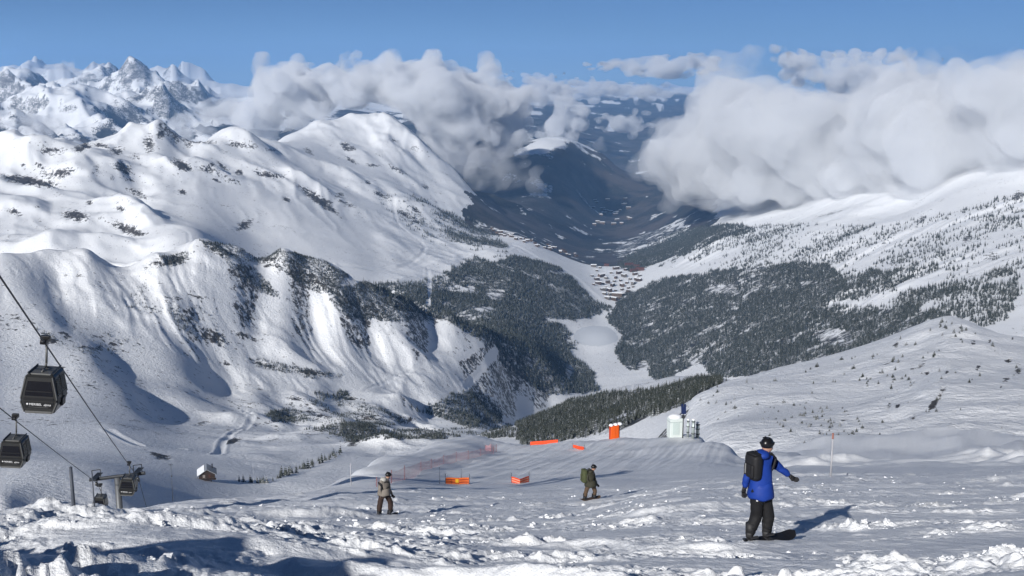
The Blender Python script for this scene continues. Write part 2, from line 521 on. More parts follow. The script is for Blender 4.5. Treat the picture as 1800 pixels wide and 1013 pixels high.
# ribs and crests: (points as px, py, distance), height, half width, sharp
RIBS = [
    ([(-80, 128, 17000), (40, 106, 17000), (110, 142, 16600), (160, 178, 15800)], 90, 900, 1),
    ([(40, 106, 17000), (48, 150, 15900), (66, 195, 14600), (60, 235, 12500)], 330, 800, 1),
    ([(145, 110, 20000), (170, 106, 20000), (196, 112, 20000), (222, 124, 19800)], 70, 900, 1),
    ([(170, 106, 20000), (178, 140, 18500), (190, 160, 17000)], 240, 600, 1),
    ([(225, 128, 17600), (262, 116, 17500), (300, 122, 17500), (345, 136, 17300), (400, 165, 16500), (440, 190, 15600)], 80, 800, 1),
    ([(262, 116, 17500), (250, 150, 16400), (228, 180, 15200), (205, 215, 13600)], 280, 600, 1),
    ([(310, 124, 17500), (330, 160, 16000), (345, 195, 14600)], 220, 500, 1),
    ([(228, 228, 5000), (216, 262, 4850), (200, 300, 4560), (190, 330, 4300)], 55, 130, 1),
    ([(278, 231, 5030), (300, 262, 4900), (335, 292, 4700), (410, 325, 4600)], 60, 130, 1),
    ([(100, 252, 4800), (118, 285, 4600), (160, 330, 4200)], 40, 110, 1),
    ([(330, 262, 5000), (390, 285, 4950), (450, 315, 4900), (540, 350, 4800)], 38, 110, 1),
    ([(400, 240, 5300), (450, 270, 5150), (520, 305, 5050), (600, 360, 4900)], 50, 120, 1),
    ([(440, 246, 5400), (500, 262, 5450), (580, 300, 5500), (680, 345, 5350)], 40, 120, 1),
    ([(560, 222, 6850), (600, 255, 6300), (650, 300, 5900)], 36, 110, 1),
    ([(620, 209, 7000), (660, 240, 6600), (720, 285, 6200)], 40, 110, 1),
    ([(660, 211, 7030), (700, 240, 6750), (760, 295, 6500)], 36, 100, 1),
    ([(-250, 335, 3450), (-80, 345, 3450), (60, 362, 3450), (150, 388, 3430), (240, 412, 3420)], 42, 110, 0),
    ([(-200, 305, 4000), (-20, 318, 4000), (90, 335, 3950)], 38, 100, 0),
    ([(160, 375, 3750), (240, 392, 3700), (290, 410, 3600)], 26, 70, 0),
    ([(1610, 728, 390), (1655, 690, 470), (1690, 640, 600), (1670, 558, 860)], 6, 22, 1),
    ([(1560, 640, 630), (1620, 655, 570), (1720, 690, 470), (1790, 760, 330)], 5, 26, 0),
    ([(1300, 720, 500), (1400, 715, 510), (1500, 690, 560)], 4, 30, 0),
    ([(350, 424, 2420), (400, 470, 2340), (450, 530, 2260), (520, 600, 2180), (600, 660, 2140)], 16, 60, 1),
    ([(270, 450, 2330), (290, 520, 2180), (330, 600, 2060)], 12, 55, 1),
    ([(500, 440, 2500), (560, 500, 2430), (640, 570, 2380)], 14, 55, 1),
    ([(600, 476, 2550), (660, 540, 2480), (730, 600, 2430), (800, 660, 2450)], 14, 55, 1),
    ([(150, 438, 2330), (170, 520, 2150), (230, 610, 2000)], 9, 50, 1),
    ([(460, 735, 1700), (540, 725, 1800), (610, 745, 1750), (640, 790, 1450)], 16, 50, 0),
    ([(480, 720, 1850), (560, 705, 2000)], 10, 40, 0),
    ([(300, 700, 1750), (380, 715, 1750), (440, 735, 1650)], 9, 45, 0),
    ([(640, 745, 1950), (720, 740, 2150), (800, 752, 2050)], 9, 40, 0),
]


def ribs(x, y):
    z = np.zeros_like(x)
    for pts, h, w, sharp in RIBS:
        q = [at(*p) for p in pts]
        q = [(v.x, v.y) for v in q]
        x0, x1 = min(a for a, _ in q) - 2.5 * w, max(a for a, _ in q) + 2.5 * w
        y0, y1 = min(b for _, b in q) - 2.5 * w, max(b for _, b in q) + 2.5 * w
        m = (x > x0) & (x < x1) & (y > y0) & (y < y1)
        if not m.any():
            continue
        xx, yy = x[m], y[m]
        d = line_dist(xx + fbm(xx / (w * 1.6), yy / (w * 1.6), 3, 130) * w * .8, yy + fbm(xx / (w * 1.6) + 9, yy / (w * 1.6), 3, 131) * w * .8, q)
        (ax, ay), (bx, by) = q[0], q[-1]
        t = np.clip(((xx - ax) * (bx - ax) + (yy - ay) * (by - ay)) / ((bx - ax) ** 2 + (by - ay) ** 2), 0, 1)
        k = (0.75 + 0.25 * np.sin(t * 11)) * sstep(0, .12, 1.02 - t)
        z[m] += h * k * (np.maximum(0, 1 - d / (1.6 * w)) ** 1.3 if sharp else np.exp(-(d / w) ** 2))
    return z


def corduroy(x, y):
    """groomer tracks on the mound"""
    r = np.hypot(x, y)
    m = sstep(75, 95, r) * (1 - sstep(190, 230, r)) * sstep(-0.24, -0.18, np.arctan2(x, y)) * (1 - sstep(0.2, 0.26, np.arctan2(x, y)))
    u = x * 0.97 - y * 0.22 + fbm(x / 40, y / 40, 2, 140) * 1.6
    v = y * 0.97 + x * 0.22
    z = (0.35 - np.abs(noise2(u / 2.4, v / 60, 141))) * 0.30 + (0.35 - np.abs(noise2(u / 0.9, v / 40, 142))) * 0.12
    z += fbm(x / 9, y / 7, 4, 143) * 0.28
    rest = sstep(80, 110, r) * (1 - sstep(300, 420, r)) * sstep(0.17, 0.24, np.arctan2(x, y))
    wind = fbm(x / 13, y / 7, 4, 144, 0.6) * 0.55 + (0.3 - np.abs(noise2((x + .6 * y) / 5.0, (y - .6 * x) / 22.0, 145))) * .3
    return z * m + wind * rest


def far_relief(x, y):
    """relief beyond the foreground slope"""
    r = np.hypot(x, y)
    amp = rough_at(x, y)
    amp = np.where(amp < 0.09, amp * 0.72, amp)
    z = np.zeros_like(x)
    het = 0.28 + 0.85 * sstep(-0.20, 0.30, fbm(x / (r * .11 + 20), y / (r * .11 + 20), 3, 160))
    wt = np.full_like(x, 0.55)
    cut = r * np.interp(np.log(r), np.log([70, 260, 320, 900, 1500, 1950, 2550, 2700, 3200, 3500, 5500, 5700, 8000, 9500, 11000, 20000]), [.006, .010, .010, .009, .007, .0036, .0036, .006, .006, .006, .006, .008, .008, .010, .0026, .0026])
    for k in range(13, -2, -1):
        lam = 2.0 ** k
        cap = 0.16 - 0.07 * sstep(8000, 12000, r)
        w = 1 - sstep(cap * r, 2.2 * cap * r, np.full_like(r, lam))
        w = w * sstep(1.0, 2.0, lam / cut)
        m = w > 0.001
        if not m.any():
            continue
        xx, yy = x[m] / lam + k * 17.3, y[m] / lam - k * 9.1
        n = noise2(xx, yy, k)
        sig = np.clip(1 - 1.55 * np.abs(noise2(xx * 0.83 + 40, yy * 0.83, k + 31)), 0, 1) ** 2
        big = np.clip((amp[m] - 0.02) / 0.04, 0, 1)
        small = np.clip((lam / (0.07 * r[m])) ** (0.30 * sstep(350, 900, r[m])), 0.25, 1.25)
        z[m] += small * w[m] * lam * amp[m] * het[m] * (n * (1 - 0.7 * big) + (sig * wt[m] - 0.25) * 1.9 * big)
        wt[m] = wt[m] * (1 - w[m]) + w[m] * np.clip(sig * 1.6 + 0.08, 0, 1)
    # furrows of the big slopes
    face = np.maximum.reduce([bump_region(x, y, 300, 2180, 330, .13), bump_region(x, y, 620, 2400, 260, .13)])
    z += face * (gullies(x, y, math.radians(150), 52, 520, 3) * 6.5 + gullies(x, y, math.radians(152), 21, 200, 8) * 3.2 + gullies(x, y, math.radians(146), 9, 90, 21) * 0.9)
    up = np.maximum.reduce([bump_region(x, y, 250, 4650, 420, .12), bump_region(x, y, 560, 5300, 260, .2), bump_region(x, y, 640, 6600, 160, .12)])
    z += up * (gullies(x, y, math.radians(160), 190, 1200, 4) * 14 + gullies(x, y, math.radians(164), 80, 560, 9) * 3.5)
    rb = np.maximum.reduce([bump_region(x, y, 1650, 3900, 380, .25), bump_region(x, y, 1300, 5200, 200, .25)])
    z += rb * gullies(x, y, math.radians(245), 120, 800, 14) * 16
    z += ribs(x, y) + corduroy(x, y)
    hill = np.maximum.reduce([bump_region(x, y, 1650, 450, 330, .8), bump_region(x, y, 1350, 450, 250, .75)])
    z += hill * (gullies(x, y, math.radians(250), 60, 300, 15) * 4.0 + gullies(x, y, math.radians(250), 18, 90, 16) * 0.4)
    return z


def near_relief(x, y):
    """broken, ski-cut snow of the foreground slope"""
    r = np.hypot(x, y)
    az = np.arctan2(x, y)
    left = (1 - sstep(-0.34, 0.10, az)) * (1 - 0.6 * sstep(18, 45, r))
    fade = 1 - 0.88 * sstep(48, 85, r)
    wx = x + fbm(x / 3.0, y / 3.0, 3, 60) * 0.9
    wy = y + fbm(x / 3.0 + 50, y / 3.0, 3, 61) * 0.9
    z = noise2(wx / 8.0, wy / 4.6, 71) * (0.14 + 0.36 * left)
    z += noise2(wx / 3.7, wy / 2.1, 72) * (0.09 + 0.22 * left)
    rough = sstep(-0.16, 0.20, fbm(wx / 4.2, wy / 2.0, 4, 79, 0.6) + 0.07 * left - 0.02)
    heaps = sstep(0.0, 0.5, fbm(wx / 2.6, wy / 1.5, 3, 73))
    z += rough * heaps * (0.13 + 0.10 * left)
    # chopped lumps: sharp-edged cells of three sizes
    for lam, a, sd in ((0.95, .08, 74), (0.46, .085, 75), (0.25, .085, 76), (0.13, .060, 77)):
        n = noise2(wx / lam + 3.3 * sd, wy / (lam * .8), sd)
        z += rough * (0.45 + 0.75 * heaps) * a * (np.maximum(n, 0) ** 0.6 - 0.3) * (1 - sstep(60 * lam + 14, 110 * lam + 30, r))
    z += rough * fbm(x / 0.5, y / 0.4, 4, 85, 0.65) * 0.08
    # banks of pushed-up snow; the tall out-of-frame left one is added to cast shade
    for (ax, ay, bx, by, h, w) in ((-10.2, 10.4, -5.2, 6.0, 1.6, .9), (-16.5, 16.5, -12, 12.2, 1.0, 1.0), (-9, 13.4, -3.4, 15.4, .30, .5), (-2.6, 12.6, 1.2, 11.6, .24, .35), (-8, 19.5, -2.2, 22.5, .22, .6), (-16, 26, -6, 31, .2, .9),
                                   (0.5, 17, 3.2, 16.0, .22, .4), (3, 26, 8, 27.5, .25, .5), (-14, 38, -7, 43, .22, .9), (6, 13.0, 9.5, 12.0, .22, .35)):
        d = line_dist(wx, wy, [(ax, ay), (bx, by)])
        z += h * np.exp(-(d / w) ** 2) * (0.78 + 0.55 * fbm(x / 1.3, y / 1.1, 4, 87, 0.55))
    # ski and board tracks in the smooth parts
    for hd, sd, a in ((0.35, 82, .030), (-0.5, 83, .022), (1.1, 84, .018)):
        c, s = math.cos(hd), math.sin(hd)
        u = x * c + y * s + fbm(x / 7, y / 7, 2, sd + 9) * 2.2
        v = y * c - x * s
        n = noise2(u / 0.5, v / 11.0, sd)
        z += (1 - rough) * a * (0.3 - np.abs(n))
    return z * fade


def flat_places(x, y, z):
    """groomed mound with its cat tracks"""
    return z


def ground(x, y):
    x = np.atleast_1d(np.asarray(x, float))
    y = np.atleast_1d(np.asarray(y, float))
    r = np.hypot(x, y)
    z = base_z(x, y)
    wn = 1 - sstep(70, 130, r)
    z = z + far_relief(x, y) * (1 - wn)
    m = wn > 0
    if m.any():
        z[m] += near_relief(x[m], y[m])
    return z


NC = 860
near_r = spaced([(3, 6, 14), (6, 11, 36), (11, 30, 370), (30, 75, 230), (75, 200, 140), (200, 300, 12)])
far_r = spaced([(300, 600, 45), (600, 1000, 60), (1000, 1600, 85), (1600, 1900, 40), (1900, 2600, 150), (2600, 3300, 65), (3300, 5600, 155), (5600, 8000, 80), (8000, 11000, 25), (11000, 20000, 120), (20000, 60000, 25)])
az_n = np.radians(np.concatenate([np.linspace(-84, -30.5, 60, endpoint=False), np.linspace(-30.5, 30.5, 860, endpoint=False), np.linspace(30.5, 84, 41)]))
az_f = np.linspace(math.radians(-36), math.radians(36), NC)


def polar(az, rr):
    A, R = np.meshgrid(az, rr)
    return R * np.sin(A), R * np.cos(A), R


NX, NY, NR = polar(az_n, near_r)
NZ = ground(NX.reshape(-1), NY.reshape(-1)).reshape(NX.shape)
FX, FY, FR = polar(az_f, far_r)
FZ = ground(FX.reshape(-1), FY.reshape(-1)).reshape(FX.shape)
FZ[0] -= 0.5
FPX, FPY = project(FX, FY, FZ)
_el = FZ / FR
_near_max = np.interp(az_f, az_n, (NZ / NR)[NR[:, 0] > 9].max(0))
FVIS = _el >= np.maximum.accumulate(np.maximum(_el, _near_max[None]), 0) - 1e-9
# ------------------------------------------------------------------ what lies where on the mountain: rock, painted shade patches, woods
def blob(cx, cy, rx, ry, rot=0.0):
    c, s = math.cos(math.radians(rot)), math.sin(math.radians(rot))
    dx, dy = FPX - cx, FPY - cy
    u, v = (dx * c + dy * s) / rx, (-dx * s + dy * c) / ry
    return np.exp(-(u * u + v * v) * 0.9)


_dzr = np.gradient(FZ, axis=0) / np.gradient(FR, axis=0)
_dza = np.gradient(FZ, axis=1) / (FR * (az_f[1] - az_f[0]))
STEEP = np.hypot(_dzr, _dza)
rock_shade_a = np.zeros(FX.shape)
# (px, py, rx, ry, tilt, strength, near limit, far limit)
ROCKS_AND_SHADE = [
    (400, 440, 55, 14, 8, .66, 2000, 2900), (480, 460, 60, 20, 22, .66, 2000, 2900), (555, 490, 50, 24, 30, .66, 2000, 2900), (585, 505, 22, 20, 0, .7, 2000, 2900), (300, 458, 40, 9, -12, .8, 2000, 2900), (425, 490, 30, 14, 35, .75, 2000, 2900), (470, 505, 28, 12, 35, .7, 2000, 2900), (525, 530, 25, 12, 10, .75, 2000, 2900),
    (610, 530, 40, 18, 25, .85, 2000, 3000), (650, 500, 30, 9, 35, .8, 2000, 3000), (660, 545, 30, 14, 25, .8, 2000, 3000), (700, 535, 40, 12, 25, .85, 2000, 3000), (620, 555, 28, 8, 20, .8, 2000, 3000), (740, 555, 40, 10, 25, .7, 2000, 3000),
    (330, 555, 32, 18, 30, .72, 1800, 2500), (370, 590, 38, 14, 28, .8, 1800, 2500), (300, 530, 22, 12, 0, .62, 1800, 2500), (285, 500, 16, 8, 0, .5, 1800, 2500), (345, 520, 30, 10, 20, .55, 1800, 2500), (430, 590, 40, 6, 18, .65, 1800, 2500), (460, 640, 40, 6, 18, .8, 1800, 2500), (545, 655, 26, 6, 5, .85, 1800, 2500), (395, 640, 16, 6, 0, .6, 1800, 2500),
    (90, 600, 14, 5, 0, .8, 1500, 2500), (115, 590, 14, 6, 30, .8, 1500, 2500), (205, 605, 16, 6, 0, .7, 1500, 2500), (170, 612, 12, 6, 0, .75, 1500, 2500), (145, 610, 8, 5, 0, .8, 1500, 2500), (140, 485, 14, 4, 0, .6, 1500, 2500), (115, 485, 8, 3, 0, .6, 1500, 2500), (225, 465, 12, 5, 0, .55, 1500, 2500), (30, 440, 40, 4, 0, .8, 1500, 2500), (80, 587, 12, 5, 0, .8, 1500, 2500), (265, 545, 10, 10, 0, .5, 1500, 2500), (200, 540, 8, 8, 0, .5, 1500, 2500),
    (50, 318, 60, 8, 10, .95, 3800, 5600), (105, 305, 40, 8, -8, .85, 3800, 5600), (205, 265, 16, 10, 0, .8, 3800, 5600), (215, 295, 22, 10, 25, .9, 3800, 5600), (235, 275, 14, 8, 0, .6, 3800, 5600), (262, 252, 12, 16, 0, .8, 3800, 5600), (283, 236, 8, 8, 0, 1.0, 3800, 5600), (318, 290, 22, 8, 25, .95, 3800, 5600), (365, 298, 30, 6, 10, .8, 3800, 5600), (400, 315, 30, 6, 20, .7, 3800, 5600), (475, 308, 30, 5, 10, .85, 3800, 5600), (140, 262, 14, 6, 0, .8, 3800, 5600), (90, 265, 25, 5, 0, .8, 3800, 5600), (170, 300, 10, 14, 0, .6, 3800, 5600), (240, 340, 26, 8, 20, .7, 3500, 5600), (130, 378, 30, 10, 15, .8, 3500, 5600), (230, 405, 40, 9, 20, .9, 3500, 5600), (430, 395, 14, 8, -20, .85, 3500, 5600), (420, 403, 8, 5, 0, .7, 3500, 5600), (560, 352, 45, 7, 35, .9, 3500, 5600), (350, 248, 50, 5, 5, .7, 4500, 6000), (420, 255, 40, 6, 5, .7, 4500, 6000),  # includes shade patches of the bowl and upper slope, painted with rock colour
    (245, 172, 26, 7, -12, .8, 9000, 20000), (205, 182, 12, 6, 0, .7, 9000, 20000), (375, 185, 28, 8, -20, .8, 9000, 20000), (340, 170, 30, 4, 15, .7, 9000, 20000), (225, 215, 14, 10, 0, .6, 9000, 20000), (270, 118, 20, 6, 0, .6, 9000, 21000), (160, 115, 20, 8, 0, .6, 9000, 21000), (310, 140, 30, 8, 20, .6, 9000, 21000), (185, 235, 25, 8, 0, .8, 5500, 14000),
    (625, 775, 18, 7, -20, .8, 1000, 2400), (600, 762, 30, 8, -10, .6, 1000, 2400), (490, 737, 26, 5, -15, .75, 1000, 2400), (405, 776, 22, 5, -15, .95, 1000, 2400), (285, 803, 18, 5, 10, .95, 700, 2400), (270, 797, 20, 3, 20, .7, 700, 2400), (355, 745, 30, 5, -15, .6, 1000, 2400), (520, 700, 22, 6, 10, .7, 1000, 2400), (650, 735, 40, 7, 5, .75, 1000, 2400), (560, 730, 30, 6, 15, .65, 1000, 2400), (700, 735, 40, 5, 5, .7, 1400, 2600), (760, 765, 50, 5, -5, .85, 1000, 2600), (620, 700, 24, 4, 5, .7, 1400, 2600), (475, 775, 22, 4, -10, .6, 900, 2000), (320, 762, 20, 4, 0, .55, 900, 2000),
    (1655, 690, 16, 6, -60, .9, 300, 1400), (1640, 712, 14, 6, -50, .9, 300, 1400), (1500, 826, 12, 4, -60, .8, 90, 700), (1540, 818, 18, 6, 20, .7, 90, 700), (1600, 830, 18, 4, 10, .7, 90, 700), (1620, 640, 14, 5, -40, .7, 300, 1400), (1790, 650, 8, 10, 0, .7, 300, 1400), (1660, 565, 14, 4, 20, .7, 900, 1400), (1560, 640, 10, 5, 0, .55, 300, 1400), (1480, 742, 18, 5, -30, .5, 200, 1400),
    (1790, 345, 14, 8, -30, .8, 2500, 5000), (1700, 420, 14, 8, -40, .7, 2500, 5000), (1740, 450, 20, 9, 0, .6, 2500, 5000), (1460, 375, 40, 4, -15, .55, 4000, 6500), (1620, 385, 14, 6, -40, .7, 2500, 5000),
]
_rr = np.random.default_rng(77)
for k in range(70):
    q = (_rr.uniform(0, 760), _rr.uniform(245, 420))
    if in_poly(np.array([q[0]]), np.array([q[1]]), [(0, 275), (230, 240), (420, 255), (560, 260), (640, 225), (740, 260), (800, 340), (840, 400), (700, 400), (480, 350), (260, 370), (0, 400)])[0]:
        ROCKS_AND_SHADE.append((q[0], q[1], _rr.uniform(5, 20), _rr.uniform(2.5, 5.5), _rr.uniform(5, 40), _rr.uniform(.68, 1.0), 3400, 7400))
for k in range(26):
    q = (_rr.uniform(1560, 1800), _rr.uniform(580, 800))
    ROCKS_AND_SHADE.append((q[0], q[1], _rr.uniform(3, 9), _rr.uniform(2, 5), _rr.uniform(-60, -10), _rr.uniform(.65, .9), 300, 1100))
for (cx, cy_, rx, ry, rot, s, lo, hi) in ROCKS_AND_SHADE:
    rock_shade_a = np.maximum(rock_shade_a, (s * .92 if lo >= 3500 else s * .9) * blob(cx, cy_, rx * 1.15, ry * 1.25, rot) * ((FR > lo) & (FR < hi)))
rock_shade_a = np.maximum(rock_shade_a, sstep(.75, 1.3, STEEP) * 0.58 * (FR > 400) * (FR < 9000))
rock_shade_a = np.maximum(rock_shade_a, 0.25 * ((FR > 1300) & (FR < 6500)) + 0.08 * ((FR > 900) & (FR < 2000)))
rock_shade_a = np.maximum(rock_shade_a, 0.62 * (FR > 9000) * sstep(0.5, 1.05, STEEP))

WOODS = [  # outline, trees per px-cell weight, near limit, far limit
    ('right', [(1066, 560), (1082, 535), (1105, 517), (1130, 505), (1175, 492), (1250, 480), (1320, 470), (1400, 463), (1460, 468), (1485, 500), (1440, 545), (1500, 545), (1600, 540), (1720, 575), (1700, 600), (1480, 640), (1360, 660), (1250, 665), (1232, 640), (1205, 650), (1150, 672), (1135, 648), (1105, 652), (1085, 632), (1080, 612), (1092, 590), (1074, 572)], 1.0, 1500, 6000),
    ('belt', [(1440, 500), (1500, 470), (1560, 480), (1640, 465), (1700, 480), (1790, 470), (1790, 520), (1770, 560), (1720, 575), (1600, 545), (1480, 560)], 0.42, 1800, 5000),
    ('scatter', [(1290, 400), (1420, 395), (1560, 400), (1700, 370), (1800, 340), (1800, 480), (1640, 470), (1480, 470), (1330, 472), (1230, 470), (1200, 455)], 0.085, 1800, 6500),
    ('upper', [(1085, 470), (1110, 448), (1200, 405), (1300, 395), (1325, 405), (1240, 432), (1190, 455), (1140, 470), (1110, 480)], 0.75, 4000, 9500),
    ('left_dense', [(835, 452), (870, 462), (905, 448), (945, 460), (985, 472), (1008, 492), (1030, 518), (1052, 533), (1075, 540), (1055, 552), (1030, 560), (1000, 563), (960, 560), (900, 545), (860, 520), (800, 500), (780, 482)], 1.0, 3000, 6000),
    ('left_low', [(700, 520), (760, 510), (850, 520), (900, 545), (960, 560), (985, 570), (1010, 600), (1000, 625), (1040, 650), (1048, 690), (960, 695), (890, 650), (862, 610), (800, 575), (750, 555)], 0.93, 2400, 6000),
    ('left_mid', [(640, 500), (700, 500), (780, 482), (850, 500), (900, 530), (860, 560), (800, 560), (700, 545)], 0.36, 2400, 6000),
    ('shelf', [(760, 370), (830, 380), (880, 420), (900, 450), (850, 450), (800, 430), (770, 400)], 0.16, 3500, 7500),
    ('spur_dots', [(640, 330), (760, 350), (850, 400), (840, 440), (760, 430), (700, 390)], 0.06, 3500, 7500),
    ('flank', [(905, 738), (960, 716), (1050, 697), (1150, 686), (1240, 668), (1275, 670), (1235, 690), (1195, 715), (1130, 738), (1090, 758), (1040, 768), (940, 784), (912, 782)], 1.0, 600, 1800),
    ('basin', [(728, 722), (800, 694), (850, 688), (880, 722), (884, 742), (820, 752), (780, 738)], 0.55, 1500, 3000),
    ('basin_strip', [(552, 692), (615, 690), (615, 704), (556, 707)], 0.6, 1500, 2600),
    ('scrub', [(350, 424), (430, 430), (520, 445), (575, 462), (606, 482), (602, 507), (570, 517), (540, 510), (500, 482), (460, 464), (410, 452), (370, 441)], .62, 2000, 2900),
    ('scrub', [(268, 456), (335, 443), (322, 467), (288, 473)], .5, 2000, 2900),
    ('scrub', [(380, 442), (425, 456), (475, 500), (500, 530), (455, 514), (405, 474)], .34, 2000, 2900),
    ('scrub', [(575, 517), (640, 495), (720, 530), (770, 560), (700, 566), (620, 562), (580, 542)], .45, 2000, 3000),
    ('scrub', [(296, 545), (340, 532), (382, 568), (402, 607), (350, 598), (308, 577)], .34, 1800, 2500),
    ('scrub', [(425, 622), (530, 648), (605, 660), (560, 669), (450, 646)], .32, 1800, 2600),
    ('scrub', [(240, 500), (300, 500), (330, 530), (280, 560), (220, 540)], .07, 1800, 2600),
    ('scrub', [(60, 580), (240, 590), (240, 625), (120, 620)], .10, 1500, 2500),
    ('scrub', [(600, 740), (660, 750), (650, 785), (600, 780)], .3, 900, 2400),
    ('scrub', [(470, 726), (520, 722), (510, 745), (455, 750)], .22, 900, 2400),
    ('basin_low', [(440, 735), (560, 700), (660, 712), (720, 740), (640, 760), (760, 755), (900, 745), (905, 770), (640, 778)], 0.2, 900, 2600),
]
wood_a = np.zeros(FX.shape)
FARWOOD = [([(815, 335), (850, 345), (930, 372), (990, 400), (1040, 422), (1050, 450), (1020, 450), (960, 425), (900, 400), (850, 372)], 5600, 9000, 1.0),
           ([(1030, 380), (1140, 375), (1200, 400), (1100, 450), (1050, 455), (1010, 440)], 5600, 12000, .6)]
_wx, _wy = FPX + fbm(FX / 300, FY / 300, 4, 90) * 22, FPY + fbm(FX / 300, FY / 300, 4, 91) * 14
for poly, lo, hi, s in FARWOOD:
    wood_a = np.maximum(wood_a, s * (in_poly(_wx, _wy, poly) & (FR > lo) & (FR < hi)))
_white = [(1070, 445), (1100, 425), (1180, 392), (1215, 398), (1190, 415), (1130, 440), (1100, 452)]
wood_a = np.maximum(wood_a, .85 * ((FR > 5700) & (FR < 8800) & (FZ < -700) & (_wx > 820) & (_wx < 1260)) * (1 - in_poly(_wx, _wy, _white)))
# beyond the village everything below the tree line is wooded
_tl = -500 + 420 * fbm(FX / 1100, FY / 1100, 5, 92, 0.6)
wood_a = np.maximum(wood_a, 0.95 * sstep(0, -160, FZ - _tl) * sstep(7600, 8600, FR))
for k_, poly_, dn_, lo_, hi_ in WOODS:
    if dn_ >= .9:
        wood_a = np.maximum(wood_a, .52 * (in_poly(FPX, FPY, poly_) & (FR > lo_) & (FR < hi_)))
wood_a *= (1 - 0.6 * sstep(0.10, 0.40, fbm(FX / 420, FY / 420, 5, 93, 0.6)) * (FR > 8800))
wood_a *= (1 - 0.6 * sstep(0.06, 0.36, fbm(FX / 210, FY / 330, 5, 94, 0.65)) * (FR > 5700) * (FR <= 8800))


def snow_material(name, near):
    t = NT(name)
    pos = t.pos()
    snow = t.mix(t.noise(pos, 0.012 if not near else 0.6, 3), rgb(.80, .82, .85), rgb(.87, .88, .89))
    if near:
        h = t.math('ADD', t.math('MULTIPLY', t.noise(pos, 9.0, 5, 0.65), 1.0), t.math('MULTIPLY', t.noise(pos, 40.0, 3, 0.6), 0.35))
        nrm = t.bump(t.math('ADD', t.math('MULTIPLY', h, .06), t.math('MULTIPLY', t.noise(pos, 0.9, 5, 0.65), 0.16)), 0.6, 1.0)
        t.bsdf(snow, 0.55, 0.25, normal=nrm)
        return t.m
    rk = t.attr('rock')
    n1 = t.noise(pos, 0.085, 9, 0.78)
    n2 = t.noise(pos, 0.011, 4, 0.6)
    v = t.math('ADD', t.math('ADD', rk, t.math('MULTIPLY', t.math('SUBTRACT', n1, 0.5), 2.3)), t.math('MULTIPLY', t.math('SUBTRACT', n2, 0.5), 0.7))
    f = t.ramp(v, 0.50, 0.60)
    rock = t.mix(t.noise(pos, 0.08, 5), rgb(.030, .029, .029), rgb(.11, .10, .09))
    c = t.mix(f, snow, rock)
    wd = t.attr('wood')
    wv = t.math('ADD', wd, t.math('MULTIPLY', t.math('SUBTRACT', t.noise(pos, 0.03, 6, 0.7), 0.5), 1.2))
    wood = t.mix(t.ramp(t.noise(pos, 0.07, 5, 0.8), .3, .75), rgb(.010, .013, .012), rgb(.075, .075, .072))
    bare = t.mix(t.noise(pos, 0.05, 5, 0.75), rgb(.045, .040, .038), rgb(.15, .13, .12))
    wood = t.mix(t.math('MULTIPLY', t.ramp(t.noise(pos, 0.0026, 6, 0.62), .44, .60), t.ramp(wd, 0.6, 0.75)), wood, bare)
    c = t.mix(t.ramp(wv, 0.40, 0.62), c, wood)
    hh = t.math('ADD', t.math('MULTIPLY', t.noise(pos, 0.22, 6, 0.65), 3.4), t.math('MULTIPLY', t.noise(pos, 0.03, 8, 0.7), 1.6))
    nrm = t.bump(hh, 0.55, 1.0)
    t.bsdf(c, 0.6, 0.2, normal=nrm)
    return t.m


M_NEAR = snow_material('trodden_snow', True)
M_FAR = snow_material('mountain_snow', False)
slope_o = link('ski_slope', grid_mesh('ski_slope', NX, NY, NZ), M_NEAR)
tag(slope_o, kind='structure')
# cat tracks and pistes: benches cut across the slopes
def visible_at(px, py):
    d = np.where(FVIS, np.hypot(FPX - px, FPY - py), 1e9)
    i, j = np.unravel_index(d.argmin(), d.shape)
    return FX[i, j], FY[i, j], FZ[i, j], d[i, j]


PISTES = [
    ([(693, 345), (694, 370), (700, 392), (716, 408), (738, 424), (746, 434), (741, 448), (716, 466), (700, 470)], 8, 3.0),
    ([(600, 468), (650, 474), (700, 470), (745, 463), (790, 455), (822, 446)], 15, 3.5),
    ([(822, 446), (850, 445), (890, 440), (905, 432)], 9, 2.0),
    ([(905, 432), (940, 452), (980, 466), (1010, 486), (1030, 505), (1045, 520)], 22, 3.0),
    ([(750, 470), (753, 490), (755, 515), (752, 540)], 6, 2.5),
    ([(862, 596), (872, 608), (869, 622), (858, 638), (842, 655), (828, 668), (816, 682)], 4.5, 2.4),
    ([(848, 606), (825, 620), (805, 630)], 3, 1.2),
    ([(640, 686), (668, 676), (690, 664), (720, 652), (748, 640)], 4, 1.6),
    ([(690, 664), (696, 678), (697, 692)], 3, 1.2),
    ([(560, 340), (600, 352), (650, 352), (692, 360)], 7, 2.5),
    ([(330, 440), (338, 425), (330, 410), (310, 400)], 5, 2.0),
    ([(430, 722), (445, 728), (440, 740), (410, 760), (390, 780), (380, 800)], 4, 1.8),
    ([(190, 755), (215, 770), (250, 785), (320, 790)], 5, 1.8),
    ([(1110, 488), (1130, 478), (1150, 468), (1182, 453)], 34, 1.0),
    ([(950, 700), (975, 710), (1000, 700)], 3, 1.0),
    ([(1020, 608), (1040, 622), (1062, 645), (1075, 672), (1082, 690)], 3, .8),
    ([(1040, 616), (1070, 640), (1098, 668), (1110, 690)], 3, .8),
]
piste_a = np.zeros(FX.shape)
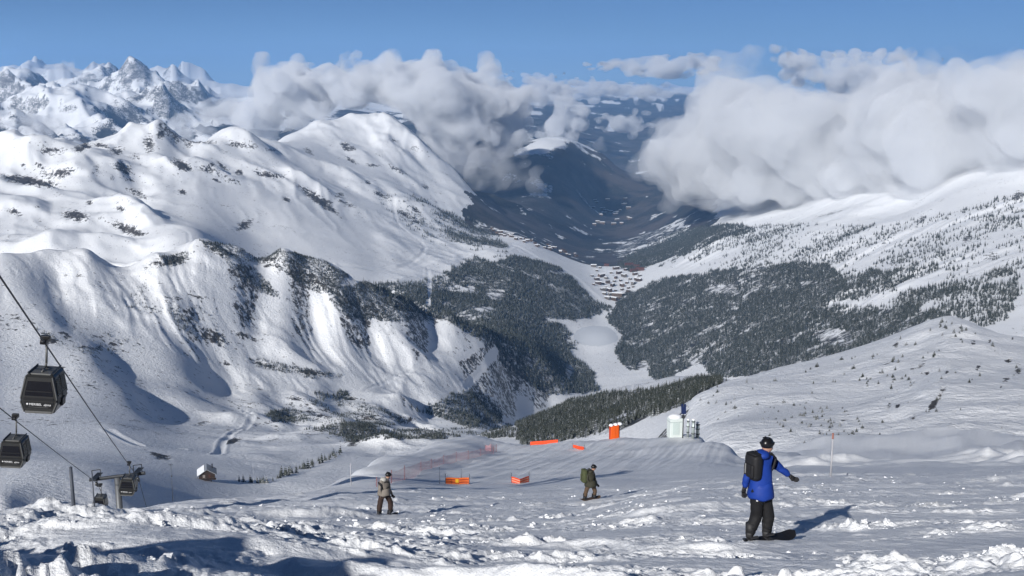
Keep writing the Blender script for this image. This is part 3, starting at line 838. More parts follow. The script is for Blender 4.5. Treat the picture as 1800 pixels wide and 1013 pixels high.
for pts, w, a in PISTES:
    q = [visible_at(*p)[:2] for p in pts]
    x0, x1 = min(v[0] for v in q) - 4 * w, max(v[0] for v in q) + 4 * w
    y0, y1 = min(v[1] for v in q) - 4 * w, max(v[1] for v in q) + 4 * w
    m = (FX > x0) & (FX < x1) & (FY > y0) & (FY < y1)
    d = line_dist(FX[m], FY[m], q)
    FZ[m] += a * (np.exp(-((d - 1.5 * w) / (.5 * w)) ** 2) * .5 - np.exp(-(d / w) ** 2) * .6)
    piste_a[m] = np.maximum(piste_a[m], 1 - sstep(1.0, 1.5, d / w))
rock_shade_a = rock_shade_a * (1 - piste_a)
wood_a = wood_a * (1 - piste_a)

# crags stand proud where the rock is bare
_cr = np.clip((rock_shade_a - 0.34) / 0.4, 0, 1) * (FR < 9000)
for _lam, _lo, _hi in ((9.0, 300, 1500), (22.0, 1500, 3400), (48.0, 3400, 9000)):
    _m = (FR >= _lo) & (FR < _hi) & (_cr > 0)
    FZ[_m] += _cr[_m] * (0.30 - np.abs(noise2(FX[_m] / _lam, FY[_m] / _lam, 120)) - 0.5 * np.abs(noise2(FX[_m] / _lam * 2.1, FY[_m] / _lam * 2.1, 121))) * _lam * .34
me = grid_mesh('mountain_terrain', FX, FY, FZ)
float_attr(me, 'rock', rock_shade_a)
float_attr(me, 'wood', wood_a)
terrain_o = link('mountain_terrain', me, M_FAR)
tag(terrain_o, kind='structure')

# ------------------------------------------------------------------ trees
def tree_material():
    t = NT('snowy_needles')
    pos = t.n('ShaderNodeTexCoord').outputs['Object']
    info = t.n('ShaderNodeObjectInfo')
    f = t.noise(pos, 7.0, 3, 0.6)
    green = t.mix(f, rgb(.020, .025, .020), rgb(.060, .066, .052))
    nz = t.normal_z()
    s = t.math('ADD', t.math('MULTIPLY', nz, 0.45), t.math('MULTIPLY', t.math('SUBTRACT', t.noise(pos, 11.0, 4, 0.6), 0.5), 1.6))
    s = t.math('ADD', s, t.math('MULTIPLY', t.math('SUBTRACT', info.outputs['Random'], 0.5), 0.25))
    c = t.mix(t.math('MULTIPLY', t.ramp(s, 0.40, 0.66), 0.66), green, rgb(.72, .75, .80))
    t.bsdf(c, 0.8, 0.1)
    return t.m


M_TREE = tree_material()
M_BARK = plain('bark', (.06, .045, .035), 0.9)


def crown_mesh(name, seed, whorls=6, arms=8, wide=0.21):
    """unit-high conifer crown of drooping fans of twigs"""
    rg = random.Random(seed)
    bm = bmesh.new()
    for k in range(whorls):
        f = k / (whorls - 1)
        z = 0.10 + 0.80 * f
        rad = wide * (1.0 - f) ** 0.8 + 0.025
        drop = 0.13 * (1 - 0.4 * f)
        ph = rg.random() * 6.28
        for a in range(arms if k < whorls - 2 else arms - 2):
            an = ph + a * 6.283 / arms + rg.uniform(-.25, .25)
            L = rad * rg.uniform(.7, 1.2)
            w = 0.52 * rg.uniform(.8, 1.2)
            top = bm.verts.new((0, 0, z + drop * 0.9))
            p1 = bm.verts.new((math.cos(an - w) * L * .75, math.sin(an - w) * L * .75, z - drop * .15))
            p2 = bm.verts.new((math.cos(an) * L, math.sin(an) * L, z - drop * rg.uniform(.3, .7)))
            p3 = bm.verts.new((math.cos(an + w) * L * .75, math.sin(an + w) * L * .75, z - drop * .15))
            bm.faces.new((top, p1, p2))
            bm.faces.new((top, p2, p3))
    tip = bm.verts.new((0, 0, 1.0))
    b = [bm.verts.new((math.cos(a) * .03, math.sin(a) * .03, .84)) for a in (0, 2.1, 4.2)]
    for i in range(3):
        bm.faces.new((tip, b[i], b[(i + 1) % 3]))
    me = bpy.data.meshes.new(name)
    bm.to_mesh(me)
    bm.free()
    me.materials.append(M_TREE)
    return me


def trunk_mesh():
    bm = bmesh.new()
    bmesh.ops.create_cone(bm, segments=6, radius1=0.022, radius2=0.008, depth=0.62, matrix=Matrix.Translation((0, 0, 0.24)))
    me = bpy.data.meshes.new('trunk')
    bm.to_mesh(me)
    bm.free()
    me.materials.append(M_BARK)
    return me


CROWNS = [crown_mesh('crown', 1), crown_mesh('crown', 2, 6, 8, .17), crown_mesh('crown', 3, 5, 7, .25)]
TRUNK = trunk_mesh()

# candidate spots: visible cells of the terrain, by ground area
_vis = FVIS.copy()
_vis[:-2] |= FVIS[2:]
_area = np.gradient(FR, axis=0) * FR * (az_f[1] - az_f[0])
_patch = fbm(FX / 260, FY / 260, 4, 101)
_patch2 = fbm(FX / 70, FY / 70, 3, 102)
CLEAR = [(1265, 511, 26, 7), (1462, 594, 30, 14), (1220, 648, 10, 14), (1130, 648, 10, 12), (1420, 500, 16, 4), (1500, 535, 40, 5), (1290, 545, 8, 4), (980, 480, 16, 4), (965, 565, 20, 4), (1000, 600, 10, 8), (870, 520, 16, 10), (1000, 655, 8, 10), (930, 640, 12, 7), (850, 545, 20, 5), (1120, 425, 40, 5)]
SPOTS = []         # x, y, z, height, kind, wood name
for wname, poly, dens, lo, hi in WOODS:
    jx = fbm(FX / 90, FY / 90, 3, 103) * 16 + fbm(FX / 30, FY / 30, 2, 104) * 8
    m = in_poly(FPX + jx, FPY + jx * 0.4, poly) & (FR > lo) & (FR < hi) & _vis
    for (cx, cy_, rx, ry) in CLEAR:
        m &= ((FPX - cx) / rx) ** 2 + ((FPY - cy_) / ry) ** 2 > 1 + _patch2
    if dens < 0.95:
        w = np.clip(dens + (_patch + 0.6 * _patch2) * 1.3 * min(1, dens * 2.2 + .1), 0, 1) * m
    else:
        w = np.clip(0.95 + (_patch + _patch2) * 1.7, 0.06, 1) * m
    hmax = {'flank': 6.8, 'basin': 8.0, 'basin_low': 4.5, 'basin_strip': 7.0, 'scrub': 4.6}.get(wname, 14.0)
    per = 1.0 / (hmax * 0.37) ** 2
    lam = w * _area * per
    lam = lam * (1 - piste_a)
    cnt = rng.poisson(np.minimum(lam, 6))
    ii, jj = np.nonzero(cnt)
    for i, j in zip(np.repeat(ii, cnt[ii, jj]), np.repeat(jj, cnt[ii, jj])):
        if i + 1 >= FX.shape[0] or j + 1 >= FX.shape[1]:
            continue
        u, v = rng.random(2)
        px_ = [(1 - u) * ((1 - v) * A[i, j] + v * A[i, j + 1]) + u * ((1 - v) * A[i + 1, j] + v * A[i + 1, j + 1]) for A in (FX, FY, FZ)]
        SPOTS.append((*px_, hmax * rng.uniform(.35, 1.2), int(rng.integers(3)), wname))
print('trees', len(SPOTS))


def single(px, py, r, h, wname):
    p = at(px, py, r)
    SPOTS.append((p.x, p.y, float(ground(p.x, p.y)[0]), h, int(rng.integers(3)), wname))


# trees standing alone: the row under the hut and the dots on the near right hill
for k in range(46):
    f = min(1, max(0, k / 45.0 + 0.06 * math.sin(k * 2.4)))
    single(484 + 118 * f + rng.uniform(-5, 5), 832 - 26 * f + rng.uniform(-3.5, 3.5), 860 + 260 * f + rng.uniform(-20, 20), 3.5 + 7 * rng.random() ** 1.6, 'row')
for (px, py, h) in [(421, 858, 4), (428, 852, 5), (440, 850, 5.5), (443, 855, 4), (452, 848, 4.5), (457, 846, 4.5), (463, 836, 5), (460, 834, 4.5), (468, 834, 5)]:
    single(px, py, 830, h * 1.4, 'row')


HILL_POLY = [(1215, 700), (1300, 675), (1420, 650), (1560, 605), (1660, 565), (1760, 600), (1795, 640), (1795, 800), (1600, 825), (1480, 825), (1380, 800), (1300, 780), (1240, 760)]
_hm = np.nonzero(in_poly(FPX, FPY, HILL_POLY) & FVIS & (FR < 1250))
_hw = np.clip(0.10 + 1.6 * np.maximum(_patch2, 0) ** 1.5 + 0.9 * np.maximum(_patch, 0), 0, 2)[_hm] * _area[_hm] / FR[_hm] ** 1.3
for (cx, cy_, rx, ry) in [(1570, 800, 70, 25), (1500, 770, 60, 30), (1655, 690, 16, 24), (1690, 580, 40, 14), (1660, 575, 18, 8), (1420, 745, 60, 30), (1560, 660, 60, 20), (1790, 650, 10, 24), (1245, 690, 30, 16), (1640, 625, 25, 10)]:
    _hw = _hw + 2.2 * np.exp(-(((FPX[_hm] - cx) / rx) ** 2 + ((FPY[_hm] - cy_) / ry) ** 2)) * _area[_hm] / FR[_hm] ** 1.3
for k in rng.choice(len(_hw), 190, p=_hw / _hw.sum()):
    i, j = _hm[0][k], _hm[1][k]
    h = FR[i, j] / F_PX * rng.uniform(4.0, 10.0)
    SPOTS.append((FX[i, j] + rng.uniform(-1, 1), FY[i, j] + rng.uniform(-1, 1), FZ[i, j] - 0.1 * h, h, int(rng.integers(3)), 'hill'))

SPOTS.sort(key=lambda s: -s[3] / math.hypot(s[0], s[1]))
TREE_LABEL = {
    'hill': ('small dark fir standing alone on the open snowy hill to the right', 'fir', 'lone firs dotted over the near right hill'),
    'flank': ('snow dusted spruce in the dark wood falling away behind the orange padded post', 'spruce', 'spruces of the wood behind the orange padded post'),
    'row': ('small dark conifer in the thin line of trees right of the hut', 'conifer', 'conifers in the thin line by the hut'),
    'basin': ('dark conifer in the clump beside the white meadow in the basin', 'conifer', 'conifers of the clump beside the white meadow'),
    'basin_strip': ('dark conifer in the short strip at the foot of the left spur', 'conifer', 'conifers of the strip under the left spur'),
    'basin_low': ('low dark conifer on the hummocks behind the groomed mound', 'conifer', 'low conifers on the hummocks'),
}
_default = ('snow dusted spruce in the large dense forest by the frozen lake', 'spruce', 'spruces of the large forest')


def plant(s):
    x, y, z, h, k, wname = s
    lab, cat, grp = TREE_LABEL.get(wname, _default)
    o = bpy.data.objects.new('fir_tree' if cat == 'fir' else 'spruce_tree' if cat == 'spruce' else 'conifer_tree', None)
    col.objects.link(o)
    wd = h * (rng.uniform(1.3, 2.2) if wname == 'hill' else rng.uniform(.9, 1.25))
    o.location = (x, y, z - 0.03 * h)
    o.scale = (wd, wd, h)
    o.rotation_euler = (0, 0, rng.uniform(0, 6.28))
    tag(o, lab, cat, grp)
    for nm, mesh in (('crown', CROWNS[k]), ('trunk', TRUNK)):
        c = bpy.data.objects.new(nm, mesh)
        col.objects.link(c)
        c.parent = o


_left = {'fir': 300, 'conifer': 300, 'spruce': 300}
_rest = []
for s in SPOTS:
    ck = 'fir' if s[5] == 'hill' else 'conifer' if s[5] == 'row' else 'spruce'
    if s[5] != 'scrub' and _left[ck] > 0 and (ck != 'spruce' or s[5] == 'flank'):
        _left[ck] -= 1
        plant(s)
    else:
        _rest.append(s)


def forest(name, spots):
    """everything beyond the nearest trees: one object, crowns set on its points"""
    me = bpy.data.meshes.new(name)
    n = len(spots)
    me.vertices.add(n)
    me.vertices.foreach_set('co', np.array([s[:3] for s in spots], np.float32).reshape(-1))
    float_attr(me, 'tall', np.array([s[3] for s in spots]))
    float_attr(me, 'turn', rng.uniform(0, 6.28, n))
    float_attr(me, 'sort', np.array([s[4] for s in spots], float))
    o = link(name, me)
    ng = bpy.data.node_groups.new(name, 'GeometryNodeTree')
    ng.interface.new_socket('Geometry', in_out='INPUT', socket_type='NodeSocketGeometry')
    ng.interface.new_socket('Geometry', in_out='OUTPUT', socket_type='NodeSocketGeometry')
    N = ng.nodes.new
    gi, go = N('NodeGroupInput'), N('NodeGroupOutput')
    j = N('GeometryNodeJoinGeometry')

    def named(nm):
        a = N('GeometryNodeInputNamedAttribute')
        a.data_type = 'FLOAT'
        a.inputs['Name'].default_value = nm
        return a.outputs['Attribute']
    turn = N('ShaderNodeCombineXYZ')
    ng.links.new(named('turn'), turn.inputs['Z'])
    for k, cm in enumerate(CROWNS):
        src = bpy.data.objects.new('crown_source', cm)
        oi = N('GeometryNodeObjectInfo')
        oi.inputs['Object'].default_value = src
        cmp_ = N('FunctionNodeCompare')
        cmp_.data_type = 'FLOAT'
        cmp_.operation = 'EQUAL'
        ng.links.new(named('sort'), cmp_.inputs[0])
        cmp_.inputs[1].default_value = k
        cmp_.inputs['Epsilon'].default_value = 0.1
        ip = N('GeometryNodeInstanceOnPoints')
        ng.links.new(gi.outputs[0], ip.inputs['Points'])
        ng.links.new(cmp_.outputs[0], ip.inputs['Selection'])
        ng.links.new(oi.outputs['Geometry'], ip.inputs['Instance'])
        ng.links.new(turn.outputs[0], ip.inputs['Rotation'])
        ng.links.new(named('tall'), ip.inputs['Scale'])
        ng.links.new(ip.outputs[0], j.inputs[0])
    ng.links.new(j.outputs[0], go.inputs[0])
    md = o.modifiers.new('trees', 'NODES')
    md.node_group = ng
    return o


tag(forest('conifer_forest', _rest), 'dense snow dusted conifer forest covering both sides of the valley', 'forest', kind='stuff')
# ------------------------------------------------------------------ the frozen lake and the village
def hit(px, py, r0=6.0, r1=300.0, n=3000):
    """first ground point on the sight line of a photo pixel"""
    rr = np.exp(np.linspace(math.log(r0), math.log(r1), n))
    u = at(px, py, 1.0)
    d = u.z * rr - ground(u.x * rr, u.y * rr)
    k = np.nonzero(d < 0)[0]
    i = k[0] if len(k) else n - 1
    return Vector((u.x * rr[i], u.y * rr[i], u.z * rr[i]))


def gz(x, y):
    return float(ground(x, y)[0])


class MB:
    """collects shapes into one mesh"""
    def __init__(self):
        self.bm = bmesh.new()

    def box(self, c, s, rot=None, bevel=0.0):
        m = Matrix.Translation(c) @ (rot.to_4x4() if rot is not None else Matrix()) @ Matrix.Diagonal((*s, 1))
        r = bmesh.ops.create_cube(self.bm, size=1.0, matrix=m)
        if bevel:
            ed = list({e for v in r['verts'] for e in v.link_edges})
            bmesh.ops.bevel(self.bm, geom=ed, offset=bevel, segments=2, affect='EDGES', profile=0.6)
        return self

    def tube(self, a, b, r0, r1=None, seg=8):
        a, b = Vector(a), Vector(b)
        d = b - a
        m = Matrix.Translation((a + b) / 2) @ d.to_track_quat('Z', 'Y').to_matrix().to_4x4()
        bmesh.ops.create_cone(self.bm, cap_ends=True, segments=seg, radius1=r0, radius2=r0 if r1 is None else r1, depth=d.length, matrix=m)
        return self

    def path(self, pts, r, seg=6):
        for a, b in zip(pts[:-1], pts[1:]):
            self.tube(a, b, r, seg=seg)
        return self

    def ball(self, c, s, sub=2, noise=0.0, seed=0):
        m = Matrix.Translation(c) @ Matrix.Diagonal((*s, 1))
        r = bmesh.ops.create_icosphere(self.bm, subdivisions=sub, radius=1.0, matrix=m)
        if noise:
            rg = random.Random(seed)
            for v in r['verts']:
                v.co += (v.co - Vector(c)) * rg.uniform(-noise, noise)
        return self

    def poly(self, pts):
        self.bm.faces.new([self.bm.verts.new(p) for p in pts])
        return self

    def prism(self, pts, axis_vec):
        """extrude a closed outline"""
        ax = Vector(axis_vec)
        a = [self.bm.verts.new(p) for p in pts]
        b = [self.bm.verts.new(Vector(p) + ax) for p in pts]
        n = len(pts)
        self.bm.faces.new(a[::-1])
        self.bm.faces.new(b)
        for i in range(n):
            self.bm.faces.new((a[i], a[(i + 1) % n], b[(i + 1) % n], b[i]))
        return self

    def build(self, name, mat, parent=None, smooth=False):
        bmesh.ops.recalc_face_normals(self.bm, faces=self.bm.faces[:])
        me = bpy.data.meshes.new(name)
        self.bm.to_mesh(me)
        self.bm.free()
        if smooth:
            me.polygons.foreach_set('use_smooth', np.ones(len(me.polygons), bool))
        return link(name, me, mat, parent)


def empty(name, loc=(0, 0, 0), rz=0.0):
    o = bpy.data.objects.new(name, None)
    o.empty_display_size = 0.3
    o.location = loc
    o.rotation_euler = (0, 0, rz)
    col.objects.link(o)
    return o


def twin(o, loc, rz=None, label=None, scale=None):
    """copy of a thing with its parts and sub-parts"""
    r = o.copy()
    col.objects.link(r)
    r.location = loc
    if rz is not None:
        r.rotation_euler = (0, 0, rz)
    if scale is not None:
        r.scale = scale
    if label:
        r['label'] = label

    def kids(a, b):
        for ch in list(a.children):
            c = ch.copy()
            col.objects.link(c)
            c.parent = b
            kids(ch, c)
    kids(o, r)
    return r


M_SNOW = plain('fresh_snow', (.84, .86, .89), 0.7, var=.03)
M_WOODS = [plain('chalet_wood', (.05, .032, .022), .8), plain('pale_wood', (.10, .07, .05), .8), plain('grey_render', (.12, .11, .10), .8), plain('red_wood', (.10, .040, .030), .8)]


def chalet_protos():
    out = []
    for k, (w, d, h) in enumerate([(13, 11, 10), (17, 12, 12), (30, 13, 16), (42, 14, 18)]):
        for mi in range(4):
            e = empty('chalet' if k < 2 else 'apartment_building')
            b = MB()
            b.prism([(-w / 2, -d / 2, -4), (-w / 2, d / 2, -4), (-w / 2, d / 2, h * .86), (-w / 2, 0, h * .97), (-w / 2, -d / 2, h * .86)], (w, 0, 0))
            b.build('wall', M_WOODS[mi], e)
            r = MB()
            for s in (-1, 1):
                r.prism([(-w / 2 - 1.2, s * (d / 2 + 1.6), h * .84), (-w / 2 - 1.2, 0, h), (-w / 2 - 1.2, 0, h + .5), (-w / 2 - 1.2, s * (d / 2 + 1.6), h * .84 + .5)], (w + 2.4, 0, 0))
            r.build('roof', M_WOODS[3] if (mi == 3 and k > 1) else M_WOODS[0] if (mi == 1 and k == 1) else M_SNOW, e)
            for z in np.arange(2.0, h * .66, 4.0):
                MB().box((0, -(d / 2 + .35), z), (w * .9, .7, .9)).build('balcony', M_WOODS[1 if mi == 0 else 0], e)
            out.append((k, mi, e))
    return out


PROTO = {(k, m): e for k, m, e in chalet_protos()}
_used = set()
_tan = rng.random


def spot_of(px, py):
    x, y, z, d = visible_at(px, py)
    return x, y, z


def place_chalet(px, py, k, m, rz, label, cat, group):
    x, y, z = spot_of(px, py)
    e = PROTO[(k, m)]
    if (k, m) in _used:
        e = twin(e, (x, y, z), rz)
    else:
        _used.add((k, m))
        e.location = (x, y, z)
        e.rotation_euler = (0, 0, rz)
    tag(e, label, cat, group)
    s = rng.uniform(.8, 1.1)
    e.scale = (s, s, s)


RED = [(1104, 468, 3, 3), (1118, 470, 3, 3), (1126, 476, 3, 3), (1113, 478, 3, 3), (1066, 468, 2, 3)]
for i, (px, py, k, m) in enumerate(RED):
    place_chalet(px, py, k, m, rng.uniform(-.3, .3), 'long red brown apartment building at the upper edge of the village by the white piste', 'building', 'red brown buildings at the top of the village')
VILL = [(1040, 487), (1050, 478), (1098, 476), (1090, 481), (1082, 489), (1066, 490), (1058, 487), (1048, 494), (1070, 497), (1080, 497), (1090, 493), (1108, 492), (1118, 489), (1102, 499), (1112, 499), (1092, 503), (1078, 504), (1066, 506), (1060, 501), (1052, 500), (1060, 511), (1070, 513), (1082, 512), (1094, 510), (1104, 508), (1112, 506), (1062, 518), (1072, 520), (1084, 520), (1096, 518), (1104, 515), (1068, 527), (1080, 528), (1088, 526), (1122, 495), (1126, 486), (1045, 470), (1055, 473), (1084, 474), (1096, 487), (1100, 484), (1075, 481), (1117, 483), (1043, 502)]
for (px, py) in VILL:
    k = int(rng.choice([0, 1, 2, 3], p=[.3, .35, .25, .1]))
    place_chalet(px + rng.uniform(-1, 1), py + rng.uniform(-1, 1), k, int(rng.choice([0, 1, 2])), rng.uniform(-1.3, 1.3), 'dark timber %s with snowy roof in the village beyond the frozen lake' % ('chalet' if k < 2 else 'apartment building'), 'chalet' if k < 2 else 'building', '%s of the village beyond the lake' % ('chalets' if k < 2 else 'apartment buildings'))
for i in range(46):
    f = rng.random()
    px = 864 + 150 * f
    py = 405 + 46 * f + rng.uniform(-5, 6) * (1 - abs(f - .4))
    place_chalet(px, py, int(rng.integers(2)), int(rng.choice([0, 1, 1])), rng.uniform(-.6, .6), 'brown timber chalet with snowy roof on the shelf above the village piste', 'chalet', 'chalets along the shelf above the piste')
for i in range(26):
    place_chalet(rng.uniform(1042, 1108), rng.uniform(352, 398), int(rng.integers(2, 4)), int(rng.choice([1, 1, 2])), rng.uniform(-.6, .6), 'tiny pale building of the far village down the valley', 'building', 'buildings of the far village')
for key, e in PROTO.items():
    if key not in _used:
        for ch in list(e.children):
            bpy.data.objects.remove(ch)
        bpy.data.objects.remove(e)

c = Vector(visible_at(1047, 592)[:3])
rim = []
for k in range(48):
    an = 2 * math.pi * k / 48
    q = visible_at(1047 + 39 * math.cos(an) * (1 + .06 * math.sin(3 * an)), 591 + 18 * math.sin(an))
    rim.append((q[0], q[1]))
bm = bmesh.new()
rings = []
for f in np.linspace(1, .06, 14):
    xs = np.array([c.x + (a - c.x) * f for a, _ in rim])
    ys = np.array([c.y + (b_ - c.y) * f for _, b_ in rim])
    zs = ground(xs, ys) + .5
    rings.append([bm.verts.new((x - c.x, y - c.y, z)) for x, y, z in zip(xs, ys, zs)])
for a, b_ in zip(rings[:-1], rings[1:]):
    for i in range(48):
        bm.faces.new((a[i], a[(i + 1) % 48], b_[(i + 1) % 48], b_[i]))
bm.faces.new(rings[-1])
me = bpy.data.meshes.new('frozen_lake')
bm.to_mesh(me)
bm.free()
me.polygons.foreach_set('use_smooth', np.ones(len(me.polygons), bool))
lake = link('frozen_lake', me, plain('lake_snow', (.66, .69, .73), .6, var=.04, scale=.02))
lake.location = (c.x, c.y, 0)
tag(lake, kind='structure')

# ------------------------------------------------------------------ hut on stilts
M_WALL = plain('dark_planks', (.035, .022, .016), .8)
M_SHEET = plain('sheet_roof', (.30, .32, .35), .45, .3)
M_STEEL = plain('galvanised_steel', (.32, .34, .35), .45, .7)
M_DARK = plain('dark_steel', (.035, .038, .042), .5, .3)
M_BLACK = plain('black_plastic', (.012, .012, .013), .4)
c = Vector(visible_at(365, 846)[:3])
S = c.length / F_PX
hut = empty('hut', c, math.radians(16))
W, Dp, Hh = 26 * S, 26 * S, 13 * S
b = MB()
b.prism([(-W / 2, 0, 4 * S), (W / 2, 0, 4 * S), (W / 2, 0, 11 * S), (0, 0, 19 * S), (-W / 2, 0, 11 * S)], (0, Dp, 0))
b.build('wall', M_WALL, hut)
for s in (-1, 1):
    r = MB()
    r.prism([(s * (W / 2 + 3 * S), -2.5 * S, 9 * S), (0, -2.5 * S, 19.4 * S), (0, -2.5 * S, 20.4 * S), (s * (W / 2 + 3 * S), -2.5 * S, 10 * S)], (0, Dp + 5 * S, 0))
    ro = r.build('roof', M_SHEET, hut)
    if s < 0:
        q = MB()
        q.prism([(-(W / 2 + 3 * S), -2.2 * S, 10.1 * S), (-4 * S, -2.2 * S, 17.6 * S), (-4 * S, -2.2 * S, 18.9 * S), (-(W / 2 + 3 * S), -2.2 * S, 11.6 * S)], (0, Dp + 4 * S, 0))
        q.build('snow_cover', M_SNOW, ro)
    else:
        q = MB()
        for k in range(9):
            y0 = -2 * S + k * (Dp + 4 * S) / 8
            q.tube((.5 * S, y0, 20.2 * S), (W / 2 + 3 * S, y0, 10.2 * S), .25 * S, seg=4)
        q.build('seam', M_SHEET, ro)
MB().box((-5 * S, -.25 * S, 8 * S), (4 * S, .5 * S, 5 * S)).build('shutter', plain('grey_shutter', (.22, .2, .19), .7), hut)
MB().box((4 * S, -.25 * S, 8 * S), (3 * S, .5 * S, 6 * S)).build('door', plain('red_door', (.07, .028, .02), .7), hut)
for x in (-7, 7):
    for y in (1, 25):
        MB().tube((x * S, y * S, -6 * S), (x * S, y * S, 4.2 * S), .45 * S).build('leg', M_DARK, hut)
MB().tube((-7 * S, 1 * S, -4 * S), (7 * S, 1 * S, 4 * S), .35 * S).tube((7 * S, 1 * S, -2 * S), (-7 * S, 1 * S, 3.5 * S), .3 * S).build('brace', M_DARK, hut)
MB().tube((9 * S, 20 * S, 10 * S), (9 * S, 20 * S, 22 * S), .9 * S).build('chimney', M_DARK, hut)
MB().box((0, -4 * S, 3.6 * S), (W * 1.1, 8 * S, .6 * S)).build('deck', M_WALL, hut)
tag(hut, 'small brown hut on stilts with half snow covered pitched roof', 'hut')

# ------------------------------------------------------------------ gondola lift: two cables, four cabins, towers
VP = at(343, 986, 1.0).normalized()
HP = VP.cross(Vector((0, 0, 1))).normalized()
VV = HP.cross(VP)
if VV.z < 0:
    VV = -VV
V_UP = 12.4


def cable_point(px, py, v=V_UP):
    """point of the cable through this pixel: v metres above the camera, across the line direction"""
    u = at(px, py, 1.0)
    return u * (v / u.dot(VV))


GA1, GA3 = cable_point(79.5, 601), cable_point(227, 816)
GB2, GB4 = cable_point(27, 735), cable_point(177, 854)


def on_line(p, y):
    return p + VP * ((y - p.y) / VP.y)


_h = hit(1112, 806, 60, 230)
TOP_Y = min(np.arange(15.0, 38.0, 1.0), key=lambda y: min(((on_line(GA1, y) + on_line(GB2, y)) / 2 + LIGHT * k - _h).length for k in np.arange(30, 160, 1.0)))
_m = (on_line(GA1, TOP_Y) + on_line(GB2, TOP_Y)) / 2
print('tower', TOP_Y, min(((_m + LIGHT * k - _h).length, k) for k in np.arange(30, 160, 1.0)), _m, project(_m.x, _m.y, _m.z), gz(_m.x, _m.y))
LOW_Y = GA3.y * 1.16
for nm, p in (('A', GA1), ('B', GB2)):
    pts = [on_line(p, -60.0)] + [on_line(p, TOP_Y)] + [on_line(p, TOP_Y + (LOW_Y - TOP_Y) * f) + Vector((0, 0, -0.9 * math.sin(f * math.pi) * .25)) for f in (.2, .4, .6, .8)] + [on_line(p, LOW_Y)] + [on_line(p, LOW_Y + 55) + Vector((0, 0, -9))]
    o = MB().path(pts, 0.042, 6).build('haul_cable', M_DARK)
    tag(o, 'dark steel cable running down the %s' % ('slope nearer the middle, above the big gondola cabin' if nm == 'A' else 'far left, carrying the lower gondola cabins'), 'cable', 'cables of the gondola lift')

M_CAB = plain('cabin_shell', (.028, .028, .027), .35, .1, spec=.5)
M_TRIM = plain('cabin_trim', (.12, .12, .115), .45, .2)
gt = NT('tinted_glass')
gt.bsdf(rgb(.007, .007, .010), 0.18, 0.35)
M_GLASS = gt.m
M_WHITE = plain('white_print', (.75, .75, .75), .6)


def text_mesh(txt, size, name, mat, parent, loc, rot, shear=0.0):
    cu = bpy.data.curves.new(name, 'FONT')
    cu.body = txt
    cu.size = size
    cu.shear = shear
    cu.extrude = 0.004
    cu.align_x = 'CENTER'
    t = bpy.data.objects.new(name, cu)
    col.objects.link(t)
    dg = bpy.context.evaluated_depsgraph_get()
    me = bpy.data.meshes.new_from_object(t.evaluated_get(dg))
    bpy.data.objects.remove(t)
    o = link(name, me, mat, parent)
    o.location = loc
    o.rotation_euler = rot
    return o


